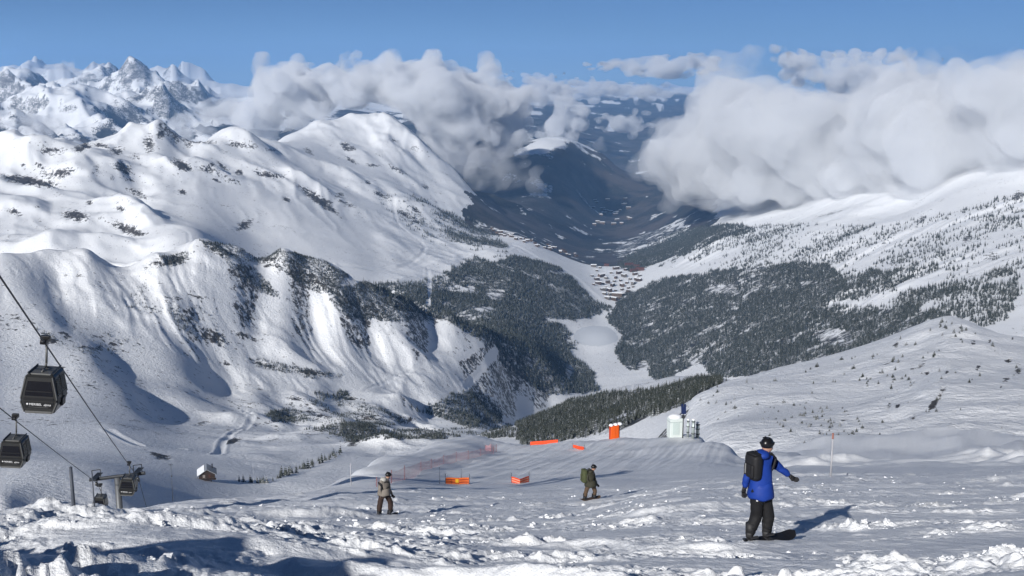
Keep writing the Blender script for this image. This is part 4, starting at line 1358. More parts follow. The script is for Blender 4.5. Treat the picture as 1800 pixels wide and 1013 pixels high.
def make_cabin():
    """origin at the cable grip, hanging down -Z; front faces -Y"""
    e = empty('gondola_cabin')
    b = MB().box((0, 0, .06), (.34, .95, .24), bevel=.04).box((0, 0, .26), (.5, .3, .2), bevel=.03)
    for s in (-1, 1):
        b.tube((-.12, s * .42, .12), (.12, s * .42, .12), .14, seg=12)
    b.build('grip', M_BLACK, e)
    b = MB()
    b.path([(0, 0, 0), (.08, 0, -.25), (.09, 0, -1.2), (.06, 0, -1.42)], .065, 8)
    b.path([(.06, 0, -1.42), (.0, -.55, -1.62)], .05, 8).path([(.06, 0, -1.42), (.0, .55, -1.62)], .05, 8)
    b.build('hanger', M_TRIM, e, True)
    # shell: octagon-like section (x, z) narrower at roof and floor
    prof = [(.70, -1.70), (.80, -1.80), (1.00, -3.02), (1.02, -3.22), (.80, -3.86)]
    sec = [(x, z) for x, z in prof] + [(-x, z) for x, z in prof[::-1]]
    sh = MB()
    # lofted along y with rounded nose
    rows = [(-1.02, .90, .06), (-.88, 1.0, .0), (.88, 1.0, .0), (1.02, .90, .06)]
    rings = []
    for (y, k, dz) in rows:
        zc = -2.8
        rings.append([sh.bm.verts.new((x * k, y, zc + (z - zc) * (k if k < 1 else 1))) for x, z in sec])
    n = len(sec)
    for a, c_ in zip(rings[:-1], rings[1:]):
        for i in range(n):
            sh.bm.faces.new((a[i], a[(i + 1) % n], c_[(i + 1) % n], c_[i]))
    sh.bm.faces.new(rings[0][::-1])
    sh.bm.faces.new(rings[-1])
    sh.build('shell', M_CAB, e)
    MB().box((0, 0, -1.66), (1.34, 1.7, .10), bevel=.03).build('roof', M_TRIM, e)
    for s in (-1, 1):
        MB().tube((s * .62, -.92, -1.58), (s * .62, .92, -1.58), .045).tube((s * .62, -.92, -1.58), (s * .55, -.92, -1.66), .04).build('roof_rail', M_DARK, e)
    for s in (-1, 1):          # front and rear windows
        y = s * 1.035
        MB().prism([(-.60, y, -2.02), (.60, y, -2.02), (.76, y, -2.86), (-.76, y, -2.86)], (0, s * .015, 0)).build('window', M_GLASS, e)
        MB().prism([(-.78, y, -2.96), (.78, y, -2.96), (.82, y, -3.12), (-.82, y, -3.12)], (0, s * .03, 0)).build('belt', M_BLACK, e)
        MB().box((0, s * 1.05, -2.60), (1.36, .03, .06)).build('handrail', M_BLACK, e)
        p = MB().prism([(-.80, y, -3.20), (.80, y, -3.20), (.70, y, -3.56), (-.70, y, -3.56)], (0, s * .02, 0)).build('name_panel', M_BLACK, e)
        text_mesh('MERIBEL', .185, 'lettering', M_WHITE, p, (s * .20 * 1, s * 1.064, -3.40), (math.pi / 2, 0, 0 if s < 0 else math.pi)).location.x = -.16 * (1 if s < 0 else -1)
        text_mesh('alpina', .17, 'lettering', M_WHITE, p, (.46 * (1 if s < 0 else -1), s * 1.064, -3.40), (math.pi / 2, 0, 0 if s < 0 else math.pi), .3)
        MB().box((-.60 * (1 if s < 0 else -1), s * 1.06, -3.33), (.09, .012, .09), Matrix.Rotation(.785, 3, 'Y')).build('emblem', M_WHITE, p)
        MB().box((0, s * 1.06, -3.50), (1.05, .012, .018)).build('stripe', M_TRIM, p)
        for q in (-1, 1):      # pale corner posts
            MB().tube((q * .70, s * 1.03, -1.76), (q * .97, s * 1.03, -3.05), .045, seg=6).tube((q * .97, s * 1.03, -3.2), (q * .76, s * 1.03, -3.80), .045, seg=6).build('corner_post', M_TRIM, e)
        MB().box((0, s * 1.0, -3.80), (1.44, .12, .13), bevel=.02).build('bumper', M_TRIM, e)
    for q in (-1, 1):          # side windows, door edges, ski racks
        m = Matrix.Rotation(q * -.165, 3, 'Y')
        for y in (-.45, .45):
            MB().box((q * .915, y, -2.42), (.02, .76, .92), m).build('window', M_GLASS, e)
        MB().box((q * .935, 0, -2.5), (.03, .05, 1.3), m).build('door_seam', M_BLACK, e)
        MB().box((q * 1.02, 0, -3.35), (.16, .62, .46), bevel=.04).build('ski_rack', M_BLACK, e)
    return e


cab = make_cabin()
CAB_RZ = math.atan2(-VP.x, VP.y) * -1.0
cabs = [(GA1, 'large dark gondola cabin nearest, upper left, with white lettering'), (GB2, 'dark gondola cabin with riders hanging at the far left edge'), (GA3, 'dark gondola cabin low over the crest beside the lift tower'), (GB4, 'smallest dark gondola cabin, half sunk behind the snow crest')]
for i, (p, lab) in enumerate(cabs):
    e = cab if i == 0 else twin(cab, p)
    e.location = p
    e.rotation_euler = (0, math.radians(5.5), math.radians(7))
    e.scale = (.96,) * 3
    tag(e, lab, 'gondola', 'gondola cabins')


def lift_tower(y, label, arm=4.6):
    a, b_ = on_line(GA1, y), on_line(GB2, y)
    mid = (a + b_) / 2
    ax = (b_ - a).normalized()
    g = Vector((mid.x, mid.y, gz(mid.x, mid.y) - 1.0))
    e = empty('lift_tower', g)
    loc = lambda p: Vector(p) - g
    MB().tube((0, 0, 0), loc(mid + Vector((0, 0, .4))), .62, .42, 14).build('column', plain('tower_steel', (.12, .125, .13), .5, .3), e, True)
    MB().tube(loc(a - ax * 1.0 + Vector((0, 0, .55))), loc(b_ + ax * 1.0 + Vector((0, 0, .55))), .26, seg=10).build('crossarm', M_DARK, e)
    for p in (a, b_):
        tr = MB().box(loc(p + Vector((0, 0, -.35))), (.22, 3.4, .24), VP.to_track_quat('Y', 'Z').to_matrix())
        s_ = tr.build('sheave_frame', M_DARK, e)
        w = MB()
        for k in range(6):
            q = p + VP * (-1.5 + .6 * k) + Vector((0, 0, -.26))
            w.tube(loc(q - ax * .09), loc(q + ax * .09), .24, seg=14)
        w.build('sheave', M_BLACK, s_)
        MB().tube(loc(p + Vector((0, 0, .5))), loc(p + Vector((0, 0, -.4))), .10).build('bracket', M_DARK, e)
        MB().path([loc(p + ax * .6 + Vector((0, 0, .6))), loc(p + ax * .6 + Vector((0, 0, 1.9))), loc(p - ax * .6 + Vector((0, 0, 1.9))), loc(p - ax * .6 + Vector((0, 0, .6)))], .06).build('lifting_frame', M_DARK, e)
        MB().box(loc(p + VP * .2 + Vector((0, 0, 1.0))), (.8, 2.8, .06)).build('catwalk', M_DARK, e)
    tag(e, label, 'lift tower', 'towers of the gondola lift')
    return e


lift_tower(TOP_Y, 'steel gondola lift tower with crossarm standing on the upper slope')
lift_tower(LOW_Y, 'steel gondola lift tower whose dark crossarm and wheels show over the crest')

# ------------------------------------------------------------------ poles, nets, banners on the piste
M_POLE = plain('painted_pole', (.06, .07, .09), .6)
M_PALE = plain('pale_pole', (.42, .42, .44), .6)
M_REDP = plain('red_paint', (.55, .07, .03), .6)


def pole(px, y0, y1, r0, r1, rad, mat, label, name='pole', cat='pole', cap=None):
    p = hit(px, y1, r0, r1)
    rr = math.hypot(p.x, p.y)
    top = at(px, y0, rr)
    e = empty(name, (p.x, p.y, p.z - .15))
    h = top.z - p.z + .15
    MB().tube((0, 0, 0), (0, 0, h), rad, rad * .7, 8).build('shaft', mat, e, True)
    if cap == 'cross':
        MB().box((0, 0, h - .12), (.5, .04, .05)).build('crossbar', mat, e)
        MB().box((0.03, -.05, h * .68), (.16, .06, .14)).build('clamp', mat, e)
    elif cap == 'band':
        MB().tube((0, 0, h - .28), (0, 0, h + .02), rad * 1.1, seg=8).build('red_tip', plain('faded_red', (.30, .13, .10), .7), e)
    else:
        MB().ball((0, 0, h), (rad * .8,) * 3, 1).build('tip', mat, e)
    tag(e, label, cat)
    return e


pole(132, 822, 922, 30, 75, .062, M_POLE, 'thick dark pole stuck in the snow by the gondola line')
pole(168, 838, 917, 30, 80, .024, M_POLE, 'thin dark pole right of the thick pole, before the cabins')
pole(304, 815, 880, 30, 110, .035, M_POLE, 'dark pole with small crossbar right of the lift tower', cap='cross')
pole(446, 815, 850, 40, 300, .03, M_PALE, 'thin pale pole on the crest below the hut trees')
pole(617, 815, 853, 50, 160, .035, M_PALE, 'thin grey pole at the left foot of the groomed mound')
pole(1460, 762, 838, 30, 110, .045, M_PALE, 'pale piste marker with red tip on the right hand crest', 'piste_marker', 'piste marker', 'band')
pole(773, 821, 851, 60, 140, .025, M_POLE, 'thin pole left of the orange banner with yellow emblem')
pole(811, 824, 851, 60, 140, .025, M_POLE, 'thin pole standing behind the middle of the orange banner')

# red safety net
nt = NT('red_net')
nt.m.surface_render_method = 'DITHERED' if hasattr(nt.m, 'surface_render_method') else None
uv = nt.n('ShaderNodeUVMap')
sepn = nt.n('ShaderNodeSeparateXYZ')
nt.t.links.new(uv.outputs[0], sepn.inputs[0])


def strand(v):
    fr = nt.math('FRACT', v)
    return nt.math('LESS_THAN', fr, 0.17)


lat = nt.math('MAXIMUM', strand(nt.math('ADD', sepn.outputs[0], sepn.outputs[1])), strand(nt.math('SUBTRACT', sepn.outputs[0], sepn.outputs[1])))
d1 = nt.n('ShaderNodeBsdfDiffuse')
d1.inputs['Color'].default_value = rgb(.85, .36, .38)
tr_ = nt.n('ShaderNodeBsdfTransparent')
mx = nt.n('ShaderNodeMixShader')
nt.set(mx.inputs[0], lat)
nt.t.links.new(tr_.outputs[0], mx.inputs[1])
nt.t.links.new(d1.outputs[0], mx.inputs[2])
nt.t.links.new(mx.outputs[0], nt.out.inputs['Surface'])
M_NET = nt.m


def net(posts, label, r0, r1, lean=0.0):
    base = [hit(px, y1, r0, r1) for px, y0, y1 in posts]
    tops = [at(px + lean, y0, math.hypot(b.x, b.y)) for (px, y0, y1), b in zip(posts, base)]
    o = base[0].copy()
    e = empty('safety_net', o)
    bm = bmesh.new()
    uvl = bm.loops.layers.uv.new('UVMap')
    acc = 0.0
    for (b0, t0), (b1, t1) in zip(list(zip(base, tops))[:-1], list(zip(base, tops))[1:]):
        L = (b1 - b0).length
        N = 6
        prev = None
        for k in range(N + 1):
            f = k / N
            bb, tt = b0.lerp(b1, f), t0.lerp(t1, f)
            bb.z = gz(bb.x, bb.y) + .03
            tt.z -= .10 * math.sin(f * math.pi)
            cur = (bm.verts.new(bb - o), bm.verts.new(tt - o), acc + L * f, (tt - bb).length)
            if prev:
                fc = bm.faces.new((prev[0], cur[0], cur[1], prev[1]))
                for lp, (u, v) in zip(fc.loops, ((prev[2], 0), (cur[2], 0), (cur[2], cur[3]), (prev[2], prev[3]))):
                    lp[uvl].uv = (u / .12, v / .12)
            prev = cur
        acc += L
    me = bpy.data.meshes.new('netting')
    bm.to_mesh(me)
    bm.free()
    link('netting', me, M_NET, e)
    for (b, t) in zip(base, tops):
        MB().tube(b - o - Vector((0, 0, .2)), t - o + Vector((0, 0, .12)), .024, seg=6).build('post', plain_red, e)
    tag(e, label, 'safety net')
    return e


plain_red = plain('net_post', (.25, .09, .09), .6)
net([(662, 842, 856), (688, 829, 850), (711, 821, 844), (740, 812, 829), (758, 808, 824), (780, 801, 816), (802, 795, 812), (823, 793, 808), (845, 789, 802), (868, 786, 798)], 'long pink red safety net climbing across the groomed mound', 60, 190)
net([(853, 783, 792), (863, 781, 794), (873, 782, 795)], 'short dark red net end beside the mound peak', 100, 200)


def banner(pts, r0, r1, label, mat, stripe=None, emblem=False, posts=True):
    """pts: (px, y_top, y_bottom) along the cloth"""
    base = [hit(px, y1, r0, r1) for px, y0, y1 in pts]
    rr = sum(math.hypot(b.x, b.y) for b in base) / len(base)
    rs = [rr + (math.hypot(b.x, b.y) - rr) * .35 for b in base]
    base = [at(px, y1, r) for (px, y0, y1), r in zip(pts, rs)]
    tops = [at(px, y0, r) for (px, y0, y1), r in zip(pts, rs)]
    o = base[0].copy()
    e = empty('banner', o)

    def strip(f0, f1, off, name, m, par, i0=0.0, i1=1.0):
        b = MB()
        n = 10
        ring = []
        for k in range(n + 1):
            f = i0 + (i1 - i0) * k / n
            q = f * (len(pts) - 1)
            i = min(int(q), len(pts) - 2)
            t = q - i
            lo, hi = base[i].lerp(base[i + 1], t), tops[i].lerp(tops[i + 1], t)
            d = Vector((0, -1, 0)) * off
            d += Vector((0, .05 * math.sin(f * 9.0), 0))
            ring.append((lo.lerp(hi, f0) - o + d, lo.lerp(hi, f1) - o + d))
        for (a0, a1), (b0, b1) in zip(ring[:-1], ring[1:]):
            b.prism([a0, b0, b1, a1], (0, .012, 0))
        return b.build(name, m, par)
    cl = strip(0, 1, 0, 'cloth', mat, e)
    if stripe:
        for f0 in (.22, .62):
            strip(f0, f0 + .14, .018, 'stripe', stripe, cl, .03, .97)
    if emblem:
        strip(.25, .8, .02, 'emblem', plain('yellow_print', (.85, .50, .03), .6), cl, .42, .56)
    if posts:
        for b0, t0 in ((base[0], tops[0]), (base[-1], tops[-1])):
            MB().tube(b0 - o - Vector((0, 0, .5)), t0 - o + Vector((0, 0, .35)), .03, seg=6).build('post', M_POLE, e)
    tag(e, label, 'banner')
    return e


M_ORANGE = plain('orange_cloth', (.62, .13, .025), .7)
M_RED = plain('red_orange_cloth', (.75, .075, .02), .7)
M_DKRED = plain('dark_print', (.28, .035, .02), .7)
banner([(783, 840, 851), (804, 840, 851), (825, 840, 851)], 60, 140, 'orange banner with dark stripes and yellow emblem on the piste', M_ORANGE, M_DKRED, True)
banner([(899, 838, 848), (914, 842, 852), (930, 837, 847)], 60, 140, 'small sagging orange banner with pale stripes right of the striped one', M_RED, plain('pale_print', (.75, .42, .30), .7))
banner([(932, 777, 783), (956, 775, 781), (981, 773, 780)], 90, 230, 'long bright red banner on the far crest before the dark wood', M_RED)
banner([(1007, 782, 787), (1017, 784, 790), (1027, 786, 792)], 90, 230, 'short bright red banner slanting beside the long one', M_RED)

# ------------------------------------------------------------------ padded post, white cabin, steel tubes, mast
p = hit(1081, 771, 90, 230)
S = p.length / F_PX * 1.25
e = empty('padded_post', p, math.radians(25))
for k, (x0, x1, y0, y1) in enumerate([(-9, -3.2, -4.5, -5), (-2.8, 3.2, -5, -5), (3.6, 9, -5, 5)]):
    MB().prism([(x0 * S, y0 * S, -2 * S), (x1 * S, y1 * S, -2 * S), ((x1 * .86) * S, (y1 + .4) * S, 20 * S), ((x0 * .86) * S, (y0 + .4) * S, 20 * S)], (0, 2.2 * S, 0)).build('pad', plain('orange_pad', (.78, .115, .012), .55), e)
MB().box((0, 2 * S, 9 * S), (13 * S, 7 * S, 21 * S)).build('core', plain('pad_back', (.45, .05, .015), .6), e)
for x in (-7, 0, 6.5):
    MB().ball((x * S, -1 * S, 20.6 * S), (3.2 * S, 4 * S, 2.0 * S), 2, .15, int(x)).build('snow_cap', M_SNOW, e, True)
MB().tube((0, 2 * S, 20 * S), (0, 2 * S, 33 * S), .5 * S).build('post', M_DARK, e)
tag(e, 'bright orange padding round a post with snow on its top', 'padded post')

M_WCAB = plain('white_cabin_paint', (.62, .68, .66), .5)
p = hit(1189, 769, 90, 230)
S = p.length / F_PX
e = empty('white_cabin', p, math.radians(12))
MB().box((0, 9 * S, 15 * S), (23 * S, 18 * S, 36 * S), bevel=1.0 * S).build('body', M_WCAB, e)
MB().box((-1 * S, -.3 * S, 16 * S), (12 * S, .8 * S, 22 * S), bevel=.3 * S).build('door', plain('cabin_door', (.50, .58, .56), .5), e)
MB().box((0, 9 * S, 27 * S), (23.6 * S, 18.6 * S, 1.2 * S)).build('band', plain('cabin_band', (.40, .46, .46), .5), e)
MB().ball((0, 9 * S, 34 * S), (12 * S, 9.6 * S, 5 * S), 3, .05, 4).build('snow_cap', M_SNOW, e, True)
tag(e, 'squat white cabin with a snow cap at the mound edge', 'cabin')

M_TUBE = plain('pale_steel_tube', (.38, .43, .42), .4, .4)
tubes = [(1209, 768, 30, 2.0, 'slim grey steel tube nearest the white cabin'), (1218, 771, 33, 2.6, 'middle grey steel tube with snow on top, right of the white cabin'), (1226, 770, 26, 3.0, 'rightmost, thickest grey steel tube by the white cabin')]
for (px, py, hh, rad, lab) in tubes:
    p = hit(px, py, 90, 230)
    S = p.length / F_PX
    e = empty('steel_tube', p)
    MB().tube((0, 0, -2 * S), (0, 0, hh * S), rad * S, seg=14).build('pipe', M_TUBE, e, True)
    for z in (.25, .6, .9):
        MB().tube((0, 0, hh * S * z), (0, 0, hh * S * z + 1.3 * S), rad * 1.25 * S, seg=14).build('collar', M_DARK, e)
    MB().ball((0, 0, hh * S + .6 * S), (rad * 1.2 * S, rad * 1.2 * S, 1.8 * S), 2, .1, 2).build('snow_cap', M_SNOW, e, True)
    tag(e, lab, 'steel tube', 'steel tubes by the white cabin')
p = hit(1200, 770, 90, 230)
S = p.length / F_PX
e = empty('mast', p)
MB().tube((0, 0, -2 * S), (0, 0, 78 * S), 1.1 * S, .35 * S, 8).build('shaft', M_DARK, e, True)
MB().box((0, -1.0 * S, 52 * S), (8.5 * S, .8 * S, 17 * S), Matrix.Rotation(math.radians(-15), 3, 'X')).build('solar_panel', plain('solar_blue', (.012, .022, .075), .2, spec=.6), e)
MB().box((0, -.4 * S, 38 * S), (5 * S, 3 * S, 5 * S)).build('control_box', M_DARK, e)
tag(e, 'thin mast with dark blue solar panel beside the white cabin', 'mast')
# ------------------------------------------------------------------ people
def skin_body(name, joints, bones, radii, mats, pick, parent, root):
    """one continuous figure grown round a skeleton; pick(bone name) -> material slot"""
    names = list(joints)
    me = bpy.data.meshes.new(name)
    me.from_pydata([tuple(joints[n]) for n in names], [(names.index(a), names.index(b)) for a, b in bones], [])
    ob = bpy.data.objects.new(name, me)
    col.objects.link(ob)
    sk = ob.modifiers.new('skin', 'SKIN')
    sk.use_smooth_shade = True
    for i, n in enumerate(names):
        r = radii[n]
        me.skin_vertices[0].data[i].radius = r if isinstance(r, tuple) else (r, r)
        me.skin_vertices[0].data[i].use_root = (n == root)
    sb = ob.modifiers.new('sub', 'SUBSURF')
    sb.levels = 2
    sb.render_levels = 2
    dg = bpy.context.evaluated_depsgraph_get()
    out = bpy.data.meshes.new_from_object(ob.evaluated_get(dg))
    bpy.data.objects.remove(ob)
    out.name = name
    out.materials.clear()
    for m in mats:
        out.materials.append(m)
    n = len(out.vertices)
    co = np.empty(n * 3, np.float32)
    out.vertices.foreach_get('co', co)
    co = co.reshape(-1, 3).astype(float)
    # folds of cloth
    q = co * 9.0
    nr = np.empty(n * 3, np.float32)
    out.vertices.foreach_get('normal', nr)
    nr = nr.reshape(-1, 3)
    co2 = co + nr * (noise3(q[:, 0], q[:, 1], q[:, 2] * 1.8, 3) * 0.014)[:, None]
    out.vertices.foreach_set('co', co2.reshape(-1).astype(np.float32))
    # nearest bone decides the cloth
    cen = np.array([co[list(p.vertices)].mean(0) for p in out.polygons])
    best = np.full(len(cen), 1e9)
    slot = np.zeros(len(cen), np.int32)
    for a, b in bones:
        A, B = np.array(joints[a][:]), np.array(joints[b][:])
        d = B - A
        t = np.clip(((cen - A) @ d) / (d @ d), 0, 1)
        ra = radii[a] if not isinstance(radii[a], tuple) else max(radii[a])
        dist = np.linalg.norm(cen - A - t[:, None] * d, axis=1) / (ra ** 0.35)
        m = dist < best
        best[m] = dist[m]
        slot[m] = pick(a, b)
    out.polygons.foreach_set('material_index', slot)
    o = bpy.data.objects.new(name, out)
    col.objects.link(o)
    o.parent = parent
    return o


def glove(wrist, fwd, side, size, mat, parent):
    """palm, four unequal bent fingers and a thumb"""
    fwd, side = Vector(fwd).normalized(), Vector(side).normalized()
    side = (side - fwd * side.dot(fwd)).normalized()
    nrm = fwd.cross(side)
    J, B, R = {}, [], {}
    J['palm'] = wrist + fwd * .05 * size
    R['palm'] = (.042 * size, .028 * size)
    J['wrist'] = Vector(wrist)
    R['wrist'] = .036 * size
    B.append(('wrist', 'palm'))
    for i, (o_, L) in enumerate(((-.032, .062), (-.011, .074), (.011, .070), (.031, .055))):
        k0, k1, k2 = 'k%d' % i, 'm%d' % i, 't%d' % i
        J[k0] = J['palm'] + fwd * .038 * size + side * o_ * size
        J[k1] = J[k0] + (fwd * .8 + nrm * .5) * L * .55 * size
        J[k2] = J[k1] + (fwd * .35 + nrm * .9) * L * .5 * size
        for k in (k0, k1, k2):
            R[k] = .0125 * size
        B += [('palm', k0), (k0, k1), (k1, k2)]
    J['th0'] = J['wrist'] + fwd * .03 * size - side * .04 * size
    J['th1'] = J['th0'] + (fwd * .7 - side * .55 + nrm * .3) * .045 * size
    R['th0'] = .016 * size
    R['th1'] = .013 * size
    B += [('wrist', 'th0'), ('th0', 'th1')]
    return skin_body('glove', J, B, R, [mat], lambda a, b: 0, parent, 'palm')


def snowboard(tail, nose, name, label, mat_top, feet, up=Vector((0, 0, 1)), w=.15):
    d = nose - tail
    L = d.length
    x = d.normalized()
    y = up.cross(x).normalized()
    z = x.cross(y)
    e = empty(name, tail)
    bm = bmesh.new()
    rings = []
    n = 22
    for k in range(n + 1):
        f = k / n
        end = min(f, 1 - f) * L
        wd = w * (0.86 + .14 * abs(2 * f - 1) ** 2) * math.sqrt(max(0.0, 1 - max(0, (.16 - end) / .16) ** 2)) + .004
        lift = .075 * max(0, (.22 - end) / .22) ** 2
        c = x * (f * L) + z * lift
        rings.append([bm.verts.new(c + y * s * wd + z * h) for s, h in ((-1, 0), (1, 0), (1, .012), (-1, .012))])
    for a, b in zip(rings[:-1], rings[1:]):
        for i in range(4):
            bm.faces.new((a[i], a[(i + 1) % 4], b[(i + 1) % 4], b[i]))
    bm.faces.new(rings[0][::-1])
    bm.faces.new(rings[-1])
    bmesh.ops.recalc_face_normals(bm, faces=bm.faces[:])
    me = bpy.data.meshes.new('deck')
    bm.to_mesh(me)
    bm.free()
    link('deck', me, mat_top, e)
    for ft in feet:
        f = min(max((ft - tail).dot(x) / L, .12), .88)
        c = x * (f * L) + z * .025
        rot = Matrix((x, y, z)).transposed()
        b = MB().box(c, (.11, .24, .03), rot, .01).box(c + y * .11 + z * .09, (.10, .02, .16), rot, .008).build('binding', M_BIND, e)
        MB().box(c + y * -.05 + z * .10, (.15, .05, .03), rot, .008).build('strap', M_BIND, b)
    tag(e, label, 'snowboard', 'snowboards')
    return e


M_BIND = plain('binding_plastic', (.03, .03, .034), .4, var=.5, scale=30)
M_BOARD = plain('black_board', (.010, .010, .012), .45)
M_BLUE = plain('blue_jacket', (.006, .038, .26), .65, var=.18, scale=9)
M_BLKT = plain('black_trousers', (.0075, .0075, .009), .75, var=.3, scale=9)
M_SKIN = plain('skin', (.42, .24, .17), .55)
M_HELM = plain('black_helmet', (.010, .010, .011), .3)
M_PACK = plain('black_pack', (.012, .012, .014), .7, var=.4, scale=14)
M_GREYP = plain('grey_buckle', (.25, .25, .25), .5)
M_BEIGE = plain('beige_jacket', (.20, .175, .15), .75, var=.2)
M_BROWN = plain('brown_trousers', (.035, .020, .016), .8, var=.25)
M_OLIVE = plain('olive_jacket', (.035, .034, .022), .8, var=.25)
M_OLPACK = plain('olive_pack', (.060, .070, .030), .8, var=.25)
M_TAN = plain('khaki_trousers', (.080, .050, .030), .8, var=.25)
M_BOOT = plain('dark_boot', (.02, .02, .022), .6, var=.5, scale=20)


def helmet(c, fwd, size, mat, parent):
    fwd = Vector((fwd[0], fwd[1], 0)).normalized()
    rot = fwd.to_track_quat('Y', 'Z').to_matrix()
    bm = bmesh.new()
    bmesh.ops.create_uvsphere(bm, u_segments=24, v_segments=14, radius=1.0)
    for v in list(bm.verts):
        if v.co.z < -.62 or (v.co.z < -.02 and v.co.y > .62):
            bm.verts.remove(v)
    for v in bm.verts:
        v.co = rot @ Vector((v.co.x * .125 * size, v.co.y * .150 * size, v.co.z * .135 * size)) + Vector(c)
    me = bpy.data.meshes.new('helmet')
    bm.to_mesh(me)
    bm.free()
    me.polygons.foreach_set('use_smooth', np.ones(len(me.polygons), bool))
    h = link('helmet', me, mat, parent)
    sd = h.modifiers.new('thick', 'SOLIDIFY')
    sd.thickness = .014
    g = MB()
    ring = [Vector(c) + rot @ Vector((.131 * size * math.cos(a), .157 * size * math.sin(a), .012)) for a in np.linspace(0, 2 * math.pi, 25)]
    g.path(ring, .014 * size, 5)
    g.build('goggle_strap', M_PACK, h)
    MB().box(Vector(c) + fwd * .135 * size + Vector((0, 0, -.012)), (.15 * size, .03, .075 * size), rot, .012).build('goggles', M_GLASS, h)
    for a in (-.04, .04):
        MB().box(Vector(c) + rot @ Vector((a, -.03, .130 * size)), (.02, .09, .016), rot, .005).build('vent', M_BOARD, h)
    return h


def pack(center, back, h, w, d, name, label, mat, lean=0.0):
    """rucksack; back = direction away from the wearer"""
    back = Vector((back[0], back[1], 0)).normalized()
    rot = (back.to_track_quat('-Y', 'Z').to_matrix()) @ Matrix.Rotation(lean, 3, 'X')
    e = empty(name, center)
    e.rotation_euler = rot.to_euler()
    b = MB().box((0, 0, 0), (w, d, h), bevel=min(w, d) * .36)
    b.build('bag', mat, e, True)
    MB().box((0, -d * .5, -h * .12), (w * .74, d * .34, h * .5), bevel=d * .12).build('front_pocket', mat, e, True)
    MB().box((0, -d * .02, h * .48), (w * .82, d * .85, h * .12), bevel=.03).build('lid', mat, e, True)
    for s in (-1, 1):
        MB().path([(s * w * .3, d * .5, h * .40), (s * w * .36, d * .5 + .20, h * .46), (s * w * .38, d * .5 + .31, h * .22), (s * w * .36, d * .5 + .26, -h * .15), (s * w * .34, d * .5 + .05, -h * .40)], .022, 6).build('strap', M_PACK, e)
        MB().box((s * w * .2, -d * .69, -h * .05), (.02, .012, h * .38)).build('buckle_strap', M_GREYP if s < 0 else M_PACK, e)
    MB().path([(-.04, d * .2, h * .5), (-.03, d * .2, h * .58), (.03, d * .2, h * .58), (.04, d * .2, h * .5)], .01, 5).build('grab_handle', M_PACK, e)
    tag(e, label, 'backpack', 'backpacks')
    return e


FEET = []


